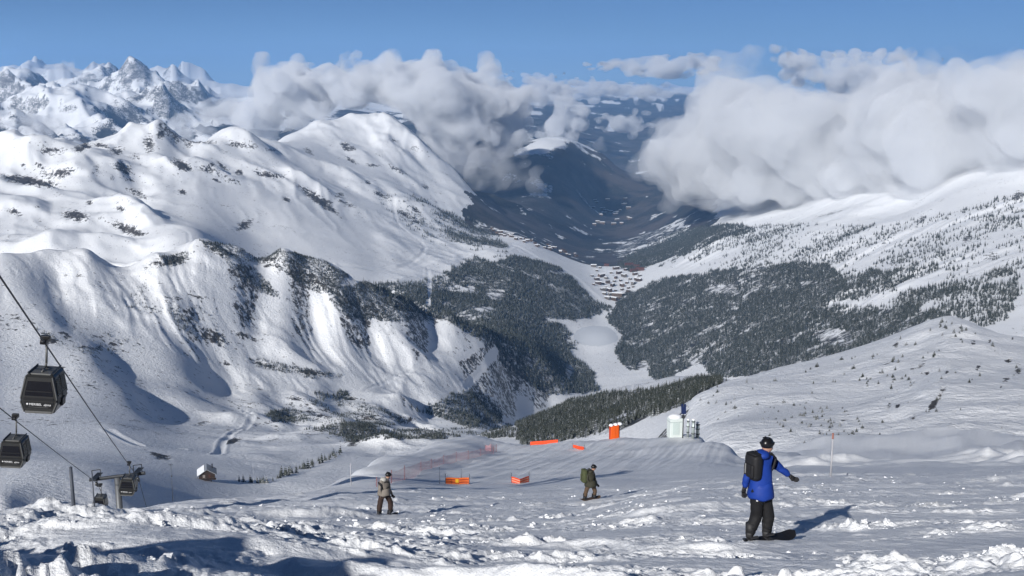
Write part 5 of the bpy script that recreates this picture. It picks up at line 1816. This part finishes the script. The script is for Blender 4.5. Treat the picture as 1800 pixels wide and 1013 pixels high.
def rider(name_label, R, jpx, rad, cloth, up_scale, fwd, extra=None):
    """jpx: joint -> (px, py, depth offset)"""
    J = {k: at(a, b, R + c) for k, (a, b, c) in jpx.items()}
    base = (J['footL'] + J['footR']) / 2
    base.z = gz(base.x, base.y)
    FEET[:] = [J['footL'].copy(), J['footR'].copy()]
    e = empty('person', base)
    tag(e, name_label, 'person', 'people on the piste')
    for k in J:
        J[k] = J[k] - base
    bones = [('pelvis', 'belly'), ('belly', 'chest'), ('chest', 'neck'), ('neck', 'head'), ('head', 'brow'), ('head', 'nose'), ('head', 'chin'),
             ('chest', 'shL'), ('shL', 'elL'), ('elL', 'wrL'), ('chest', 'shR'), ('shR', 'elR'), ('elR', 'wrR'),
             ('pelvis', 'hipL'), ('hipL', 'knL'), ('knL', 'anL'), ('pelvis', 'hipR'), ('hipR', 'knR'), ('knR', 'anR')]
    J['neck'] = J['chest'].lerp(J['head'], .52)
    f = Vector((fwd[0], fwd[1], 0)).normalized()
    J['brow'] = J['head'] + Vector((0, 0, .075)) + f * .01
    J['nose'] = J['head'] + f * .105 + Vector((0, 0, -.02))
    J['chin'] = J['head'] + f * .055 + Vector((0, 0, -.085))
    J['anL'], J['anR'] = J.pop('footL') + Vector((0, 0, .10)), J.pop('footR') + Vector((0, 0, .10))
    Rr = {'pelvis': .155, 'belly': (.165, .15), 'chest': (.18, .155), 'neck': .075, 'head': (.085, .095), 'brow': .085, 'nose': .018, 'chin': .045,
          'shL': .098, 'elL': .072, 'wrL': .056, 'shR': .098, 'elR': .072, 'wrR': .056, 'hipL': .13, 'knL': .112, 'anL': .105, 'hipR': .13, 'knR': .112, 'anR': .105}
    Rr.update(rad)
    LEG = {'hipL', 'knL', 'anL', 'hipR', 'knR', 'anR', 'pelvis'}

    def pk(a, b):
        if a in ('head', 'neck') and b in ('head', 'brow', 'nose', 'chin'):
            return 2
        if (a in LEG and b in LEG):
            return 1
        return 0
    skin_body('body', J, bones, Rr, [cloth[0], cloth[1], M_SKIN], pk, e, 'pelvis')
    # skirt of the jacket over the hips
    pel, up = J['pelvis'], (J['belly'] - J['pelvis']).normalized()
    sw = max((J['hipL'] - J['hipR']).length * .5 + Rr['hipL'] * .85, .20)
    bm = bmesh.new()
    prof = []
    for (zz, k) in ((.24, .84), (.15, .92), (.06, 1.0), (-.02, 1.05), (-.045, 1.0)):
        prof.append([bm.verts.new(pel + up * zz + Vector((math.cos(a) * sw * k, math.sin(a) * sw * 1.0 * k, .012 * math.sin(a * 5)))) for a in np.linspace(0, 2 * math.pi, 28, endpoint=False)])
    for a_, b_ in zip(prof[:-1], prof[1:]):
        for i in range(28):
            bm.faces.new((a_[i], a_[(i + 1) % 28], b_[(i + 1) % 28], b_[i]))
    mk = bpy.data.meshes.new('jacket_skirt')
    bm.to_mesh(mk)
    bm.free()
    mk.polygons.foreach_set('use_smooth', np.ones(len(mk.polygons), bool))
    sk = link('jacket_skirt', mk, cloth[0], e)
    sk.modifiers.new('thick', 'SOLIDIFY').thickness = .02
    helmet(J['head'] + Vector((0, 0, .035)) - f * .01, f, up_scale * .86, M_HELM, e)
    gm = cloth[2]
    for s in 'LR':
        d = J['wr' + s] - J['el' + s]
        glove(J['wr' + s], d, f, 1.25, gm, e)
        a, k = J['an' + s], J['kn' + s]
        toe = cloth[3]
        b = MB().box(a + toe * .06 + Vector((0, 0, -.045)), (.12, .31, .11), toe.to_track_quat('Y', 'Z').to_matrix(), .035)
        b.tube(a + Vector((0, 0, -.05)), a + Vector((0, 0, .16)), .080, .088, 12)
        bo = b.build('boot', M_BOOT, e, True)
        MB().box(a + toe * .10 + Vector((0, 0, .02)), (.135, .05, .03), toe.to_track_quat('Y', 'Z').to_matrix(), .01).build('boot_strap', M_GREYP, bo)
    return e, base, J


# the snowboarder in the blue jacket
g = hit(1340, 950, 8, 60)
RB = math.hypot(g.x, g.y)
print('boarder at', RB)
fw = Vector((.75, .65, 0))
e, base, J = rider('person in blue jacket and black trousers snowboarding, right arm stretched out', RB, {
    'footL': (1318, 944, -.10), 'footR': (1347, 942, .05), 'knL': (1330, 907, -.02), 'knR': (1351, 908, .06), 'hipL': (1330, 877, -.08), 'hipR': (1345, 876, .05),
    'pelvis': (1337, 868, 0), 'belly': (1338, 846, 0), 'chest': (1341, 816, .02), 'head': (1349, 783, .05),
    'shL': (1322, 812, -.10), 'elL': (1313, 838, -.14), 'wrL': (1309, 857, -.10), 'shR': (1356, 808, .08), 'elR': (1373, 825, .14), 'wrR': (1388, 836, .2)},
    {'belly': (.20, .18), 'pelvis': .165}, (M_BLUE, M_BLKT, M_PACK, Vector((.45, .9, 0)).normalized()), 1.0, fw)
hd = base + J['chest'].lerp(J['head'], .62)
b = MB().ball((0, 0, 0), (.13, .15, .085), 3)
ho = b.build('hood', M_BLUE, e, True)
ho.location = J['chest'].lerp(J['head'], .58) - fw.normalized() * .10
MB().box(J['hipL'] + Vector((-.02, -.13, .02)), (.03, .012, .03)).build('pocket_badge', M_WHITE, e)
pack(at(1325, 820, RB - .13), (-.75, -.45), .47, .30, .20, 'backpack', 'black backpack worn by the snowboarder in blue', M_PACK)
snowboard(at(1306, 957, RB - .28), at(1397, 940, RB + .30), 'snowboard', 'black snowboard under the rider in the blue jacket', M_BOARD, FEET, Vector((-.1, -.15, 1)))

# the rider in beige on the left
g = hit(675, 905, 20, 90)
R2 = math.hypot(g.x, g.y)
print('left rider at', R2)
fw = Vector((.8, .55, 0))
e, base, J = rider('person in beige jacket and brown trousers riding on the left', R2, {
    'footL': (666, 904, -.1), 'footR': (686, 902, .1), 'knL': (668, 886, -.1), 'knR': (687, 884, .12), 'hipL': (671, 870, -.08), 'hipR': (680, 870, .08),
    'pelvis': (675, 867, 0), 'belly': (675, 860, 0), 'chest': (676, 849, .03), 'head': (683, 836, .08),
    'shL': (670, 848, -.14), 'elL': (667, 860, -.2), 'wrL': (671, 870, -.2), 'shR': (682, 848, .12), 'elR': (684, 860, .2), 'wrR': (689, 869, .24)},
    {'hipL': .13, 'hipR': .13, 'knL': .12, 'knR': .12, 'anL': .11, 'anR': .11}, (M_BEIGE, M_BROWN, M_BROWN, Vector((.3, .95, 0)).normalized()), 1.0, fw)
ho = MB().ball((0, 0, 0), (.14, .15, .10), 3).build('hood', plain('pale_hood', (.42, .41, .38), .8), e, True)
ho.location = J['chest'].lerp(J['head'], .55) - fw.normalized() * .16
pack(at(669, 856, R2 - .12), (-.8, -.4), .40, .24, .13, 'backpack', 'slim dark backpack worn by the rider in beige', M_PACK, .12)
snowboard(at(656, 909, R2 - .3), at(699, 904, R2 + .35), 'snowboard', 'dark snowboard under the rider in beige', M_BOARD, FEET)

# the rider in olive in the middle
g = hit(1036, 879, 20, 100)
R3 = math.hypot(g.x, g.y)
print('middle rider at', R3)
fw = Vector((.85, .4, 0))
e, base, J = rider('person in dark olive jacket with big green backpack riding mid slope', R3, {
    'footL': (1028, 877, -.1), 'footR': (1045, 874, .1), 'knL': (1030, 865, -.1), 'knR': (1046, 863, .1), 'hipL': (1033, 855, -.08), 'hipR': (1043, 855, .08),
    'pelvis': (1038, 852, 0), 'belly': (1038, 846, 0), 'chest': (1039, 835, .03), 'head': (1044, 822, .08),
    'shL': (1033, 833, -.14), 'elL': (1032, 844, -.2), 'wrL': (1038, 851, -.2), 'shR': (1043, 833, .12), 'elR': (1045, 843, .2), 'wrR': (1049, 850, .24)},
    {'hipL': .12, 'hipR': .12, 'knL': .10, 'knR': .10}, (M_OLIVE, M_TAN, M_BOARD, Vector((.3, .95, 0)).normalized()), 1.0, fw)
ho = MB().ball((0, 0, 0), (.14, .15, .10), 3).build('hood', M_OLIVE, e, True)
ho.location = J['chest'].lerp(J['head'], .55) - fw.normalized() * .13
pack(at(1027, 837, R3 - .12), (-.85, -.35), .62, .34, .24, 'backpack', 'large boxy green backpack worn by the rider in olive', M_OLPACK)
snowboard(at(1019, 880, R3 - .3), at(1055, 874, R3 + .35), 'snowboard', 'brown snowboard under the rider in olive', plain('brown_board', (.08, .05, .03), .5), FEET)
# ------------------------------------------------------------------ loose clods thrown up on the slope
def clod_mesh(seed):
    bm = bmesh.new()
    bmesh.ops.create_icosphere(bm, subdivisions=2, radius=1.0)
    rg = random.Random(seed)
    for v in bm.verts:
        q = np.array(v.co[:]) * 1.4 + seed * 5
        v.co *= 0.78 + .55 * float(noise3(q[0:1], q[1:2], q[2:3], seed)[0]) + rg.uniform(-.10, .10)
        v.co.z *= .75
    me = bpy.data.meshes.new('clod')
    bm.to_mesh(me)
    bm.free()
    me.materials.append(M_NEAR)
    return me


def clods(n):
    m = rng.uniform(-.62, .62, n * 5)
    rr = np.exp(rng.uniform(math.log(9), math.log(62), n * 5))
    x, y = rr * np.sin(m), rr * np.cos(m)
    left = 1 - sstep(-0.34, 0.10, m)
    k = sstep(-0.10, 0.26, fbm(x / 4.2, y / 2.0, 4, 79, 0.6) + 0.07 * left - 0.02) * sstep(0.0, .5, fbm(x / 1.3, y / .9, 3, 150)) ** 1.5
    keep = rng.random(n * 5) < k
    x, y, rr = x[keep][:n], y[keep][:n], rr[keep][:n]
    sz = 0.018 + 0.10 * rng.random(len(x)) ** 5
    sz *= np.clip(rr / 22, .7, 1.15)
    z = ground(x, y) - sz * .05
    me = bpy.data.meshes.new('snow_clods')
    me.vertices.add(len(x))
    me.vertices.foreach_set('co', np.stack([x, y, z], -1).astype(np.float32).reshape(-1))
    float_attr(me, 'tall', sz)
    float_attr(me, 'turn', rng.uniform(0, 6.28, len(x)))
    float_attr(me, 'sort', rng.integers(0, 3, len(x)).astype(float))
    return me


def set_on_points(name, me, sources, flat=1.0):
    o = link(name, me)
    ng = bpy.data.node_groups.new(name, 'GeometryNodeTree')
    ng.interface.new_socket('Geometry', in_out='INPUT', socket_type='NodeSocketGeometry')
    ng.interface.new_socket('Geometry', in_out='OUTPUT', socket_type='NodeSocketGeometry')
    N = ng.nodes.new
    gi, go = N('NodeGroupInput'), N('NodeGroupOutput')
    j = N('GeometryNodeJoinGeometry')

    def named(nm):
        a = N('GeometryNodeInputNamedAttribute')
        a.data_type = 'FLOAT'
        a.inputs['Name'].default_value = nm
        return a.outputs['Attribute']
    turn = N('ShaderNodeCombineXYZ')
    ng.links.new(named('turn'), turn.inputs['Z'])
    for k, cm in enumerate(sources):
        src = bpy.data.objects.new(name + '_source', cm)
        oi = N('GeometryNodeObjectInfo')
        oi.inputs['Object'].default_value = src
        cmp_ = N('FunctionNodeCompare')
        cmp_.data_type = 'FLOAT'
        cmp_.operation = 'EQUAL'
        ng.links.new(named('sort'), cmp_.inputs[0])
        cmp_.inputs[1].default_value = k
        cmp_.inputs['Epsilon'].default_value = 0.1
        ip = N('GeometryNodeInstanceOnPoints')
        ng.links.new(gi.outputs[0], ip.inputs['Points'])
        ng.links.new(cmp_.outputs[0], ip.inputs['Selection'])
        ng.links.new(oi.outputs['Geometry'], ip.inputs['Instance'])
        ng.links.new(turn.outputs[0], ip.inputs['Rotation'])
        ng.links.new(named('tall'), ip.inputs['Scale'])
        ng.links.new(ip.outputs[0], j.inputs[0])
    ng.links.new(j.outputs[0], go.inputs[0])
    md = o.modifiers.new('pieces', 'NODES')
    md.node_group = ng
    return o


tag(set_on_points('snow_clods', clods(15000), [clod_mesh(1), clod_mesh(2), clod_mesh(3)]), 'loose white snow clods scattered over the churned foreground slope', 'snow', kind='stuff')
# ------------------------------------------------------------------ haze and clouds
def volume_material(name, density, color=(1, 1, 1), aniso=0.0, noise=None, step=None):
    t = NT(name)
    v = t.n('ShaderNodeVolumePrincipled')
    v.inputs['Color'].default_value = (*color, 1)
    v.inputs['Anisotropy'].default_value = aniso
    if noise:
        scale, lo, hi = noise
        tc = t.n('ShaderNodeNewGeometry').outputs['Position']
        f = t.ramp(t.noise(tc, 1.0 / scale, 3.0, 0.6), lo, hi)
        t.set(v.inputs['Density'], t.math('MULTIPLY', f, density))
    else:
        v.inputs['Density'].default_value = density
    t.t.links.new(v.outputs[0], t.out.inputs['Volume'])
    if step:
        t.m.cycles.volume_step_rate = step
    return t.m


_ico = bmesh.new()
bmesh.ops.create_icosphere(_ico, subdivisions=3, radius=1.0)
ICO_V = np.array([v.co[:] for v in _ico.verts])
ICO_F = np.array([[v.index for v in f.verts] for f in _ico.faces])
_ico.free()


def cloud(name, label, lobes, mat, voxel, puff, group='clouds hanging over the valley', seed=0):
    """lobes: (px, py, distance, radius in photo px, flatness) -> one closed billowing hull"""
    vs_, fs_ = [], []
    base = 0
    for (px, py, r, rad, fl) in lobes:
        c = np.array(at(px, py, r)[:])
        R = rad * r / F_PX
        vs_.append(ICO_V * np.array([R, R, R * fl]) + c)
        fs_.append(ICO_F + base)
        base += len(ICO_V)
    V = np.concatenate(vs_)
    Fc = np.concatenate(fs_)
    o0 = V.mean(0)
    me = bpy.data.meshes.new(name)
    me.from_pydata((V - o0).tolist(), [], Fc.tolist())
    tmp = bpy.data.objects.new('tmp', me)
    col.objects.link(tmp)
    md = tmp.modifiers.new('r', 'REMESH')
    md.mode = 'VOXEL'
    md.voxel_size = voxel
    dg = bpy.context.evaluated_depsgraph_get()
    me2 = bpy.data.meshes.new_from_object(tmp.evaluated_get(dg))
    bpy.data.objects.remove(tmp)
    bpy.data.meshes.remove(me)
    n = len(me2.vertices)
    co = np.empty(n * 3, np.float32)
    me2.vertices.foreach_get('co', co)
    co = co.reshape(-1, 3).astype(float)
    wl, wa = puff[0][0] * 1.3, puff[0][1] * 1.5
    q = co / wl + seed * 5.7
    co += np.stack([noise3(q[:, 0] + 7 * c_, q[:, 1] - 3 * c_, q[:, 2] + 11 * c_, seed + 40 + c_) for c_ in range(3)], -1) * wa * np.array([1, 1, .7])
    me2.vertices.foreach_set('co', co.reshape(-1).astype(np.float32))
    me2.update()
    for k, (lam, amp) in enumerate(puff):
        co = np.empty(n * 3, np.float32)
        me2.vertices.foreach_get('co', co)
        co = co.reshape(-1, 3).astype(float)
        no = np.empty(n * 3, np.float32)
        me2.vertices.foreach_get('normal', no)
        no = no.reshape(-1, 3)
        q = co / lam + seed * 3.1 + k * 11
        b = np.abs(noise3(q[:, 0], q[:, 1], q[:, 2], seed + k)) - 0.3
        co += no * (b * amp)[:, None]
        me2.vertices.foreach_set('co', co.reshape(-1).astype(np.float32))
        me2.update()
    me2.name = name
    me2.materials.clear()
    o = link(name, me2, mat)
    o.location = o0
    me2.polygons.foreach_set('use_smooth', np.ones(len(me2.polygons), bool))
    tag(o, label, 'cloud', group)
    return o


def bank(outline, n, r0, r1, rad0, rad1, fl, seed, slope=0.0):
    """random lobes filling an outline; lobes near its upper edge are small"""
    rg = np.random.default_rng(seed)
    xs = [p[0] for p in outline]
    ys = [p[1] for p in outline]
    out = []
    while len(out) < n:
        px, py = rg.uniform(min(xs), max(xs)), rg.uniform(min(ys), max(ys))
        if not in_poly(np.array([px]), np.array([py]), outline)[0]:
            continue
        d = 1e9
        for (x0, y0), (x1, y1) in zip(outline, outline[1:] + outline[:1]):
            t = max(0, min(1, ((px - x0) * (x1 - x0) + (py - y0) * (y1 - y0)) / ((x1 - x0) ** 2 + (y1 - y0) ** 2 + 1e-9)))
            d = min(d, math.hypot(px - x0 - t * (x1 - x0), py - y0 - t * (y1 - y0)))
        rad = min(max(d, rad0), rad1)
        out.append((px, py, rg.uniform(r0, r1) + slope * (px - xs[0]), rad, fl))
    return out


hz = volume_material('mountain_air', 2.5e-5, (0.30, 0.57, 1.0))
bm = bmesh.new()
bmesh.ops.create_cube(bm, size=1.0, matrix=Matrix.Translation((0, 30000, -600)) @ Matrix.Diagonal((120000, 64000, 3900, 1)))
me = bpy.data.meshes.new('haze')
bm.to_mesh(me)
bm.free()
haze = link('haze', me, hz)
tag(haze, kind='stuff')

V_CORE = volume_material('cloud_core', 0.016, (.965, .978, 1.0))
V_RIM = volume_material('cloud_rim', 0.0115, (.965, .978, 1.0), noise=(200.0, 0.36, 0.62), step=2.0)
V_SOFTCORE = volume_material('soft_cloud_core', 0.009, (.97, .982, 1.0))
V_SOFT = volume_material('soft_cloud_rim', 0.006, (.97, .982, 1.0), noise=(420.0, 0.34, 0.66), step=2.0)
V_VEIL = volume_material('cloud_veil', 0.0055, (.97, .975, .985), noise=(340.0, 0.38, 0.70), step=2.0)
V_FAR = volume_material('far_cloud', 0.006, (.97, .975, .985))


def billow(name, label, outline, n, r0, r1, rad0, rad1, fl, seed, mats, voxel, amp=1.0, shrink=0.64, slope=0.0, scale=1.0):
    lob = bank(outline, n, r0, r1, rad0, rad1, fl, seed, slope)
    lm = rad0 * (r0 + r1) / 2 / F_PX
    pf = [(420 * scale, min(110 * amp, lm * .75)), (190 * scale, min(62 * amp, lm * .5)), (90 * scale, min(34 * amp, lm * .3)), (44 * scale, min(14 * amp, lm * .12))]
    o = cloud(name, label, lob, mats[0], voxel, pf, seed=seed)
    if len(mats) > 1:
        core = cloud('core', None, [(a, b, c, d * shrink, e) for a, b, c, d, e in lob if d > rad0 * 1.25], mats[1], voxel, pf, seed=seed)
        for k in ('category', 'group', 'label'):
            if k in core: del core[k]
        core.location = core.location - o.location
        core.parent = o
    return o


billow('cloud', 'big grey white cloud bank lying behind the rounded snow hill', [(290, 226), (310, 205), (380, 192), (430, 175), (440, 130), (450, 108), (500, 96), (535, 112), (600, 102), (650, 108), (720, 93), (765, 100), (800, 114), (840, 122), (868, 104), (884, 130), (930, 150), (940, 185), (930, 240), (880, 280), (800, 300), (740, 275), (735, 225), (690, 200), (620, 196), (560, 212), (500, 238), (400, 246), (330, 244)], 130, 7900, 9400, 22, 60, .85, 3, (V_RIM, V_CORE), 24.0)
billow('cloud', 'ragged tail of grey cloud sinking into the wooded valley', [(740, 235), (800, 240), (900, 250), (945, 300), (985, 365), (950, 372), (900, 345), (840, 338), (780, 315), (745, 280)], 40, 6600, 7300, 16, 34, .9, 8, (V_VEIL,), 20.0)
billow('cloud', 'small puffy cloud over the valley right of the big bank', [(910, 215), (960, 200), (1000, 165), (1030, 190), (1035, 225), (1000, 245), (940, 240)], 26, 11000, 12200, 14, 30, .8, 11, (V_RIM,), 24.0)
billow('cloud', 'low torn cloud above the blue valley, left of the huge white cloud', [(1040, 205), (1080, 195), (1140, 195), (1150, 230), (1110, 245), (1060, 230)], 22, 13000, 14500, 10, 22, .7, 12, (V_RIM,), 26.0)
billow('cloud', 'tiny cloud scrap under the small puffy cloud', [(1030, 240), (1055, 236), (1064, 262), (1044, 276)], 8, 11500, 12000, 8, 14, .9, 13, (V_VEIL,), 24.0)
billow('cloud', 'huge soft white cloud covering the top of the right hand slope', [(1112, 300), (1130, 250), (1165, 215), (1205, 190), (1230, 125), (1255, 92), (1290, 79), (1330, 92), (1365, 112), (1430, 150), (1490, 165), (1540, 112), (1590, 94), (1660, 100), (1740, 96), (1820, 92), (2000, 80), (2000, 330), (1800, 325), (1700, 345), (1600, 360), (1500, 375), (1380, 378), (1250, 376), (1160, 368), (1118, 340)], 120, 6700, 7400, 26, 110, .9, 5, (V_SOFT, V_SOFTCORE), 26.0, 0.9, 0.74, -3.1)
billow('cloud', 'flat dark grey cloud streak on the skyline', [(1010, 118), (1080, 104), (1180, 97), (1265, 96), (1265, 128), (1180, 138), (1090, 128)], 150, 20000, 21500, 11, 18, .4, 17, (V_FAR,), 45.0, .8, scale=1.6)
billow('cloud', 'grey cloud layer showing behind the notch of the huge white cloud', [(1350, 92), (1400, 84), (1450, 96), (1540, 92), (1600, 88), (1600, 170), (1500, 175), (1420, 150), (1370, 125)], 70, 11500, 13000, 14, 30, .8, 18, (V_RIM,), 30.0)
billow('cloud', 'broken cloud sea far down the valley under the skyline', [(880, 128), (930, 122), (1000, 132), (1080, 140), (1180, 150), (1200, 185), (1120, 180), (1040, 190), (960, 200), (890, 175)], 110, 24000, 33000, 6, 16, .5, 19, (V_FAR,), 55.0, .8, scale=1.6)
billow('cloud', 'low cloud lying in the gap below the left snow peaks', [(-40, 215), (40, 195), (110, 185), (150, 225), (140, 250), (60, 246), (-40, 250)], 26, 9500, 11000, 10, 24, .7, 20, (V_VEIL,), 28.0)
billow('cloud', 'small cap of cloud against the left snow peak', [(85, 118), (110, 103), (140, 112), (148, 130), (110, 138)], 10, 17500, 18200, 8, 14, .8, 21, (V_VEIL,), 40.0, scale=1.5)
billow('cloud', 'pale cloud scrap over the dark valley beyond the torn cloud', [(1040, 150), (1110, 140), (1170, 150), (1165, 180), (1080, 182)], 34, 19000, 21000, 9, 20, .6, 23, (V_VEIL, V_FAR), 45.0)
billow('cloud', 'grey cloud shelf joining the big bank to the far valley', [(890, 160), (950, 135), (1020, 150), (1010, 172), (950, 190), (900, 200)], 40, 14500, 16500, 12, 26, .7, 24, (V_RIM,), 38.0)
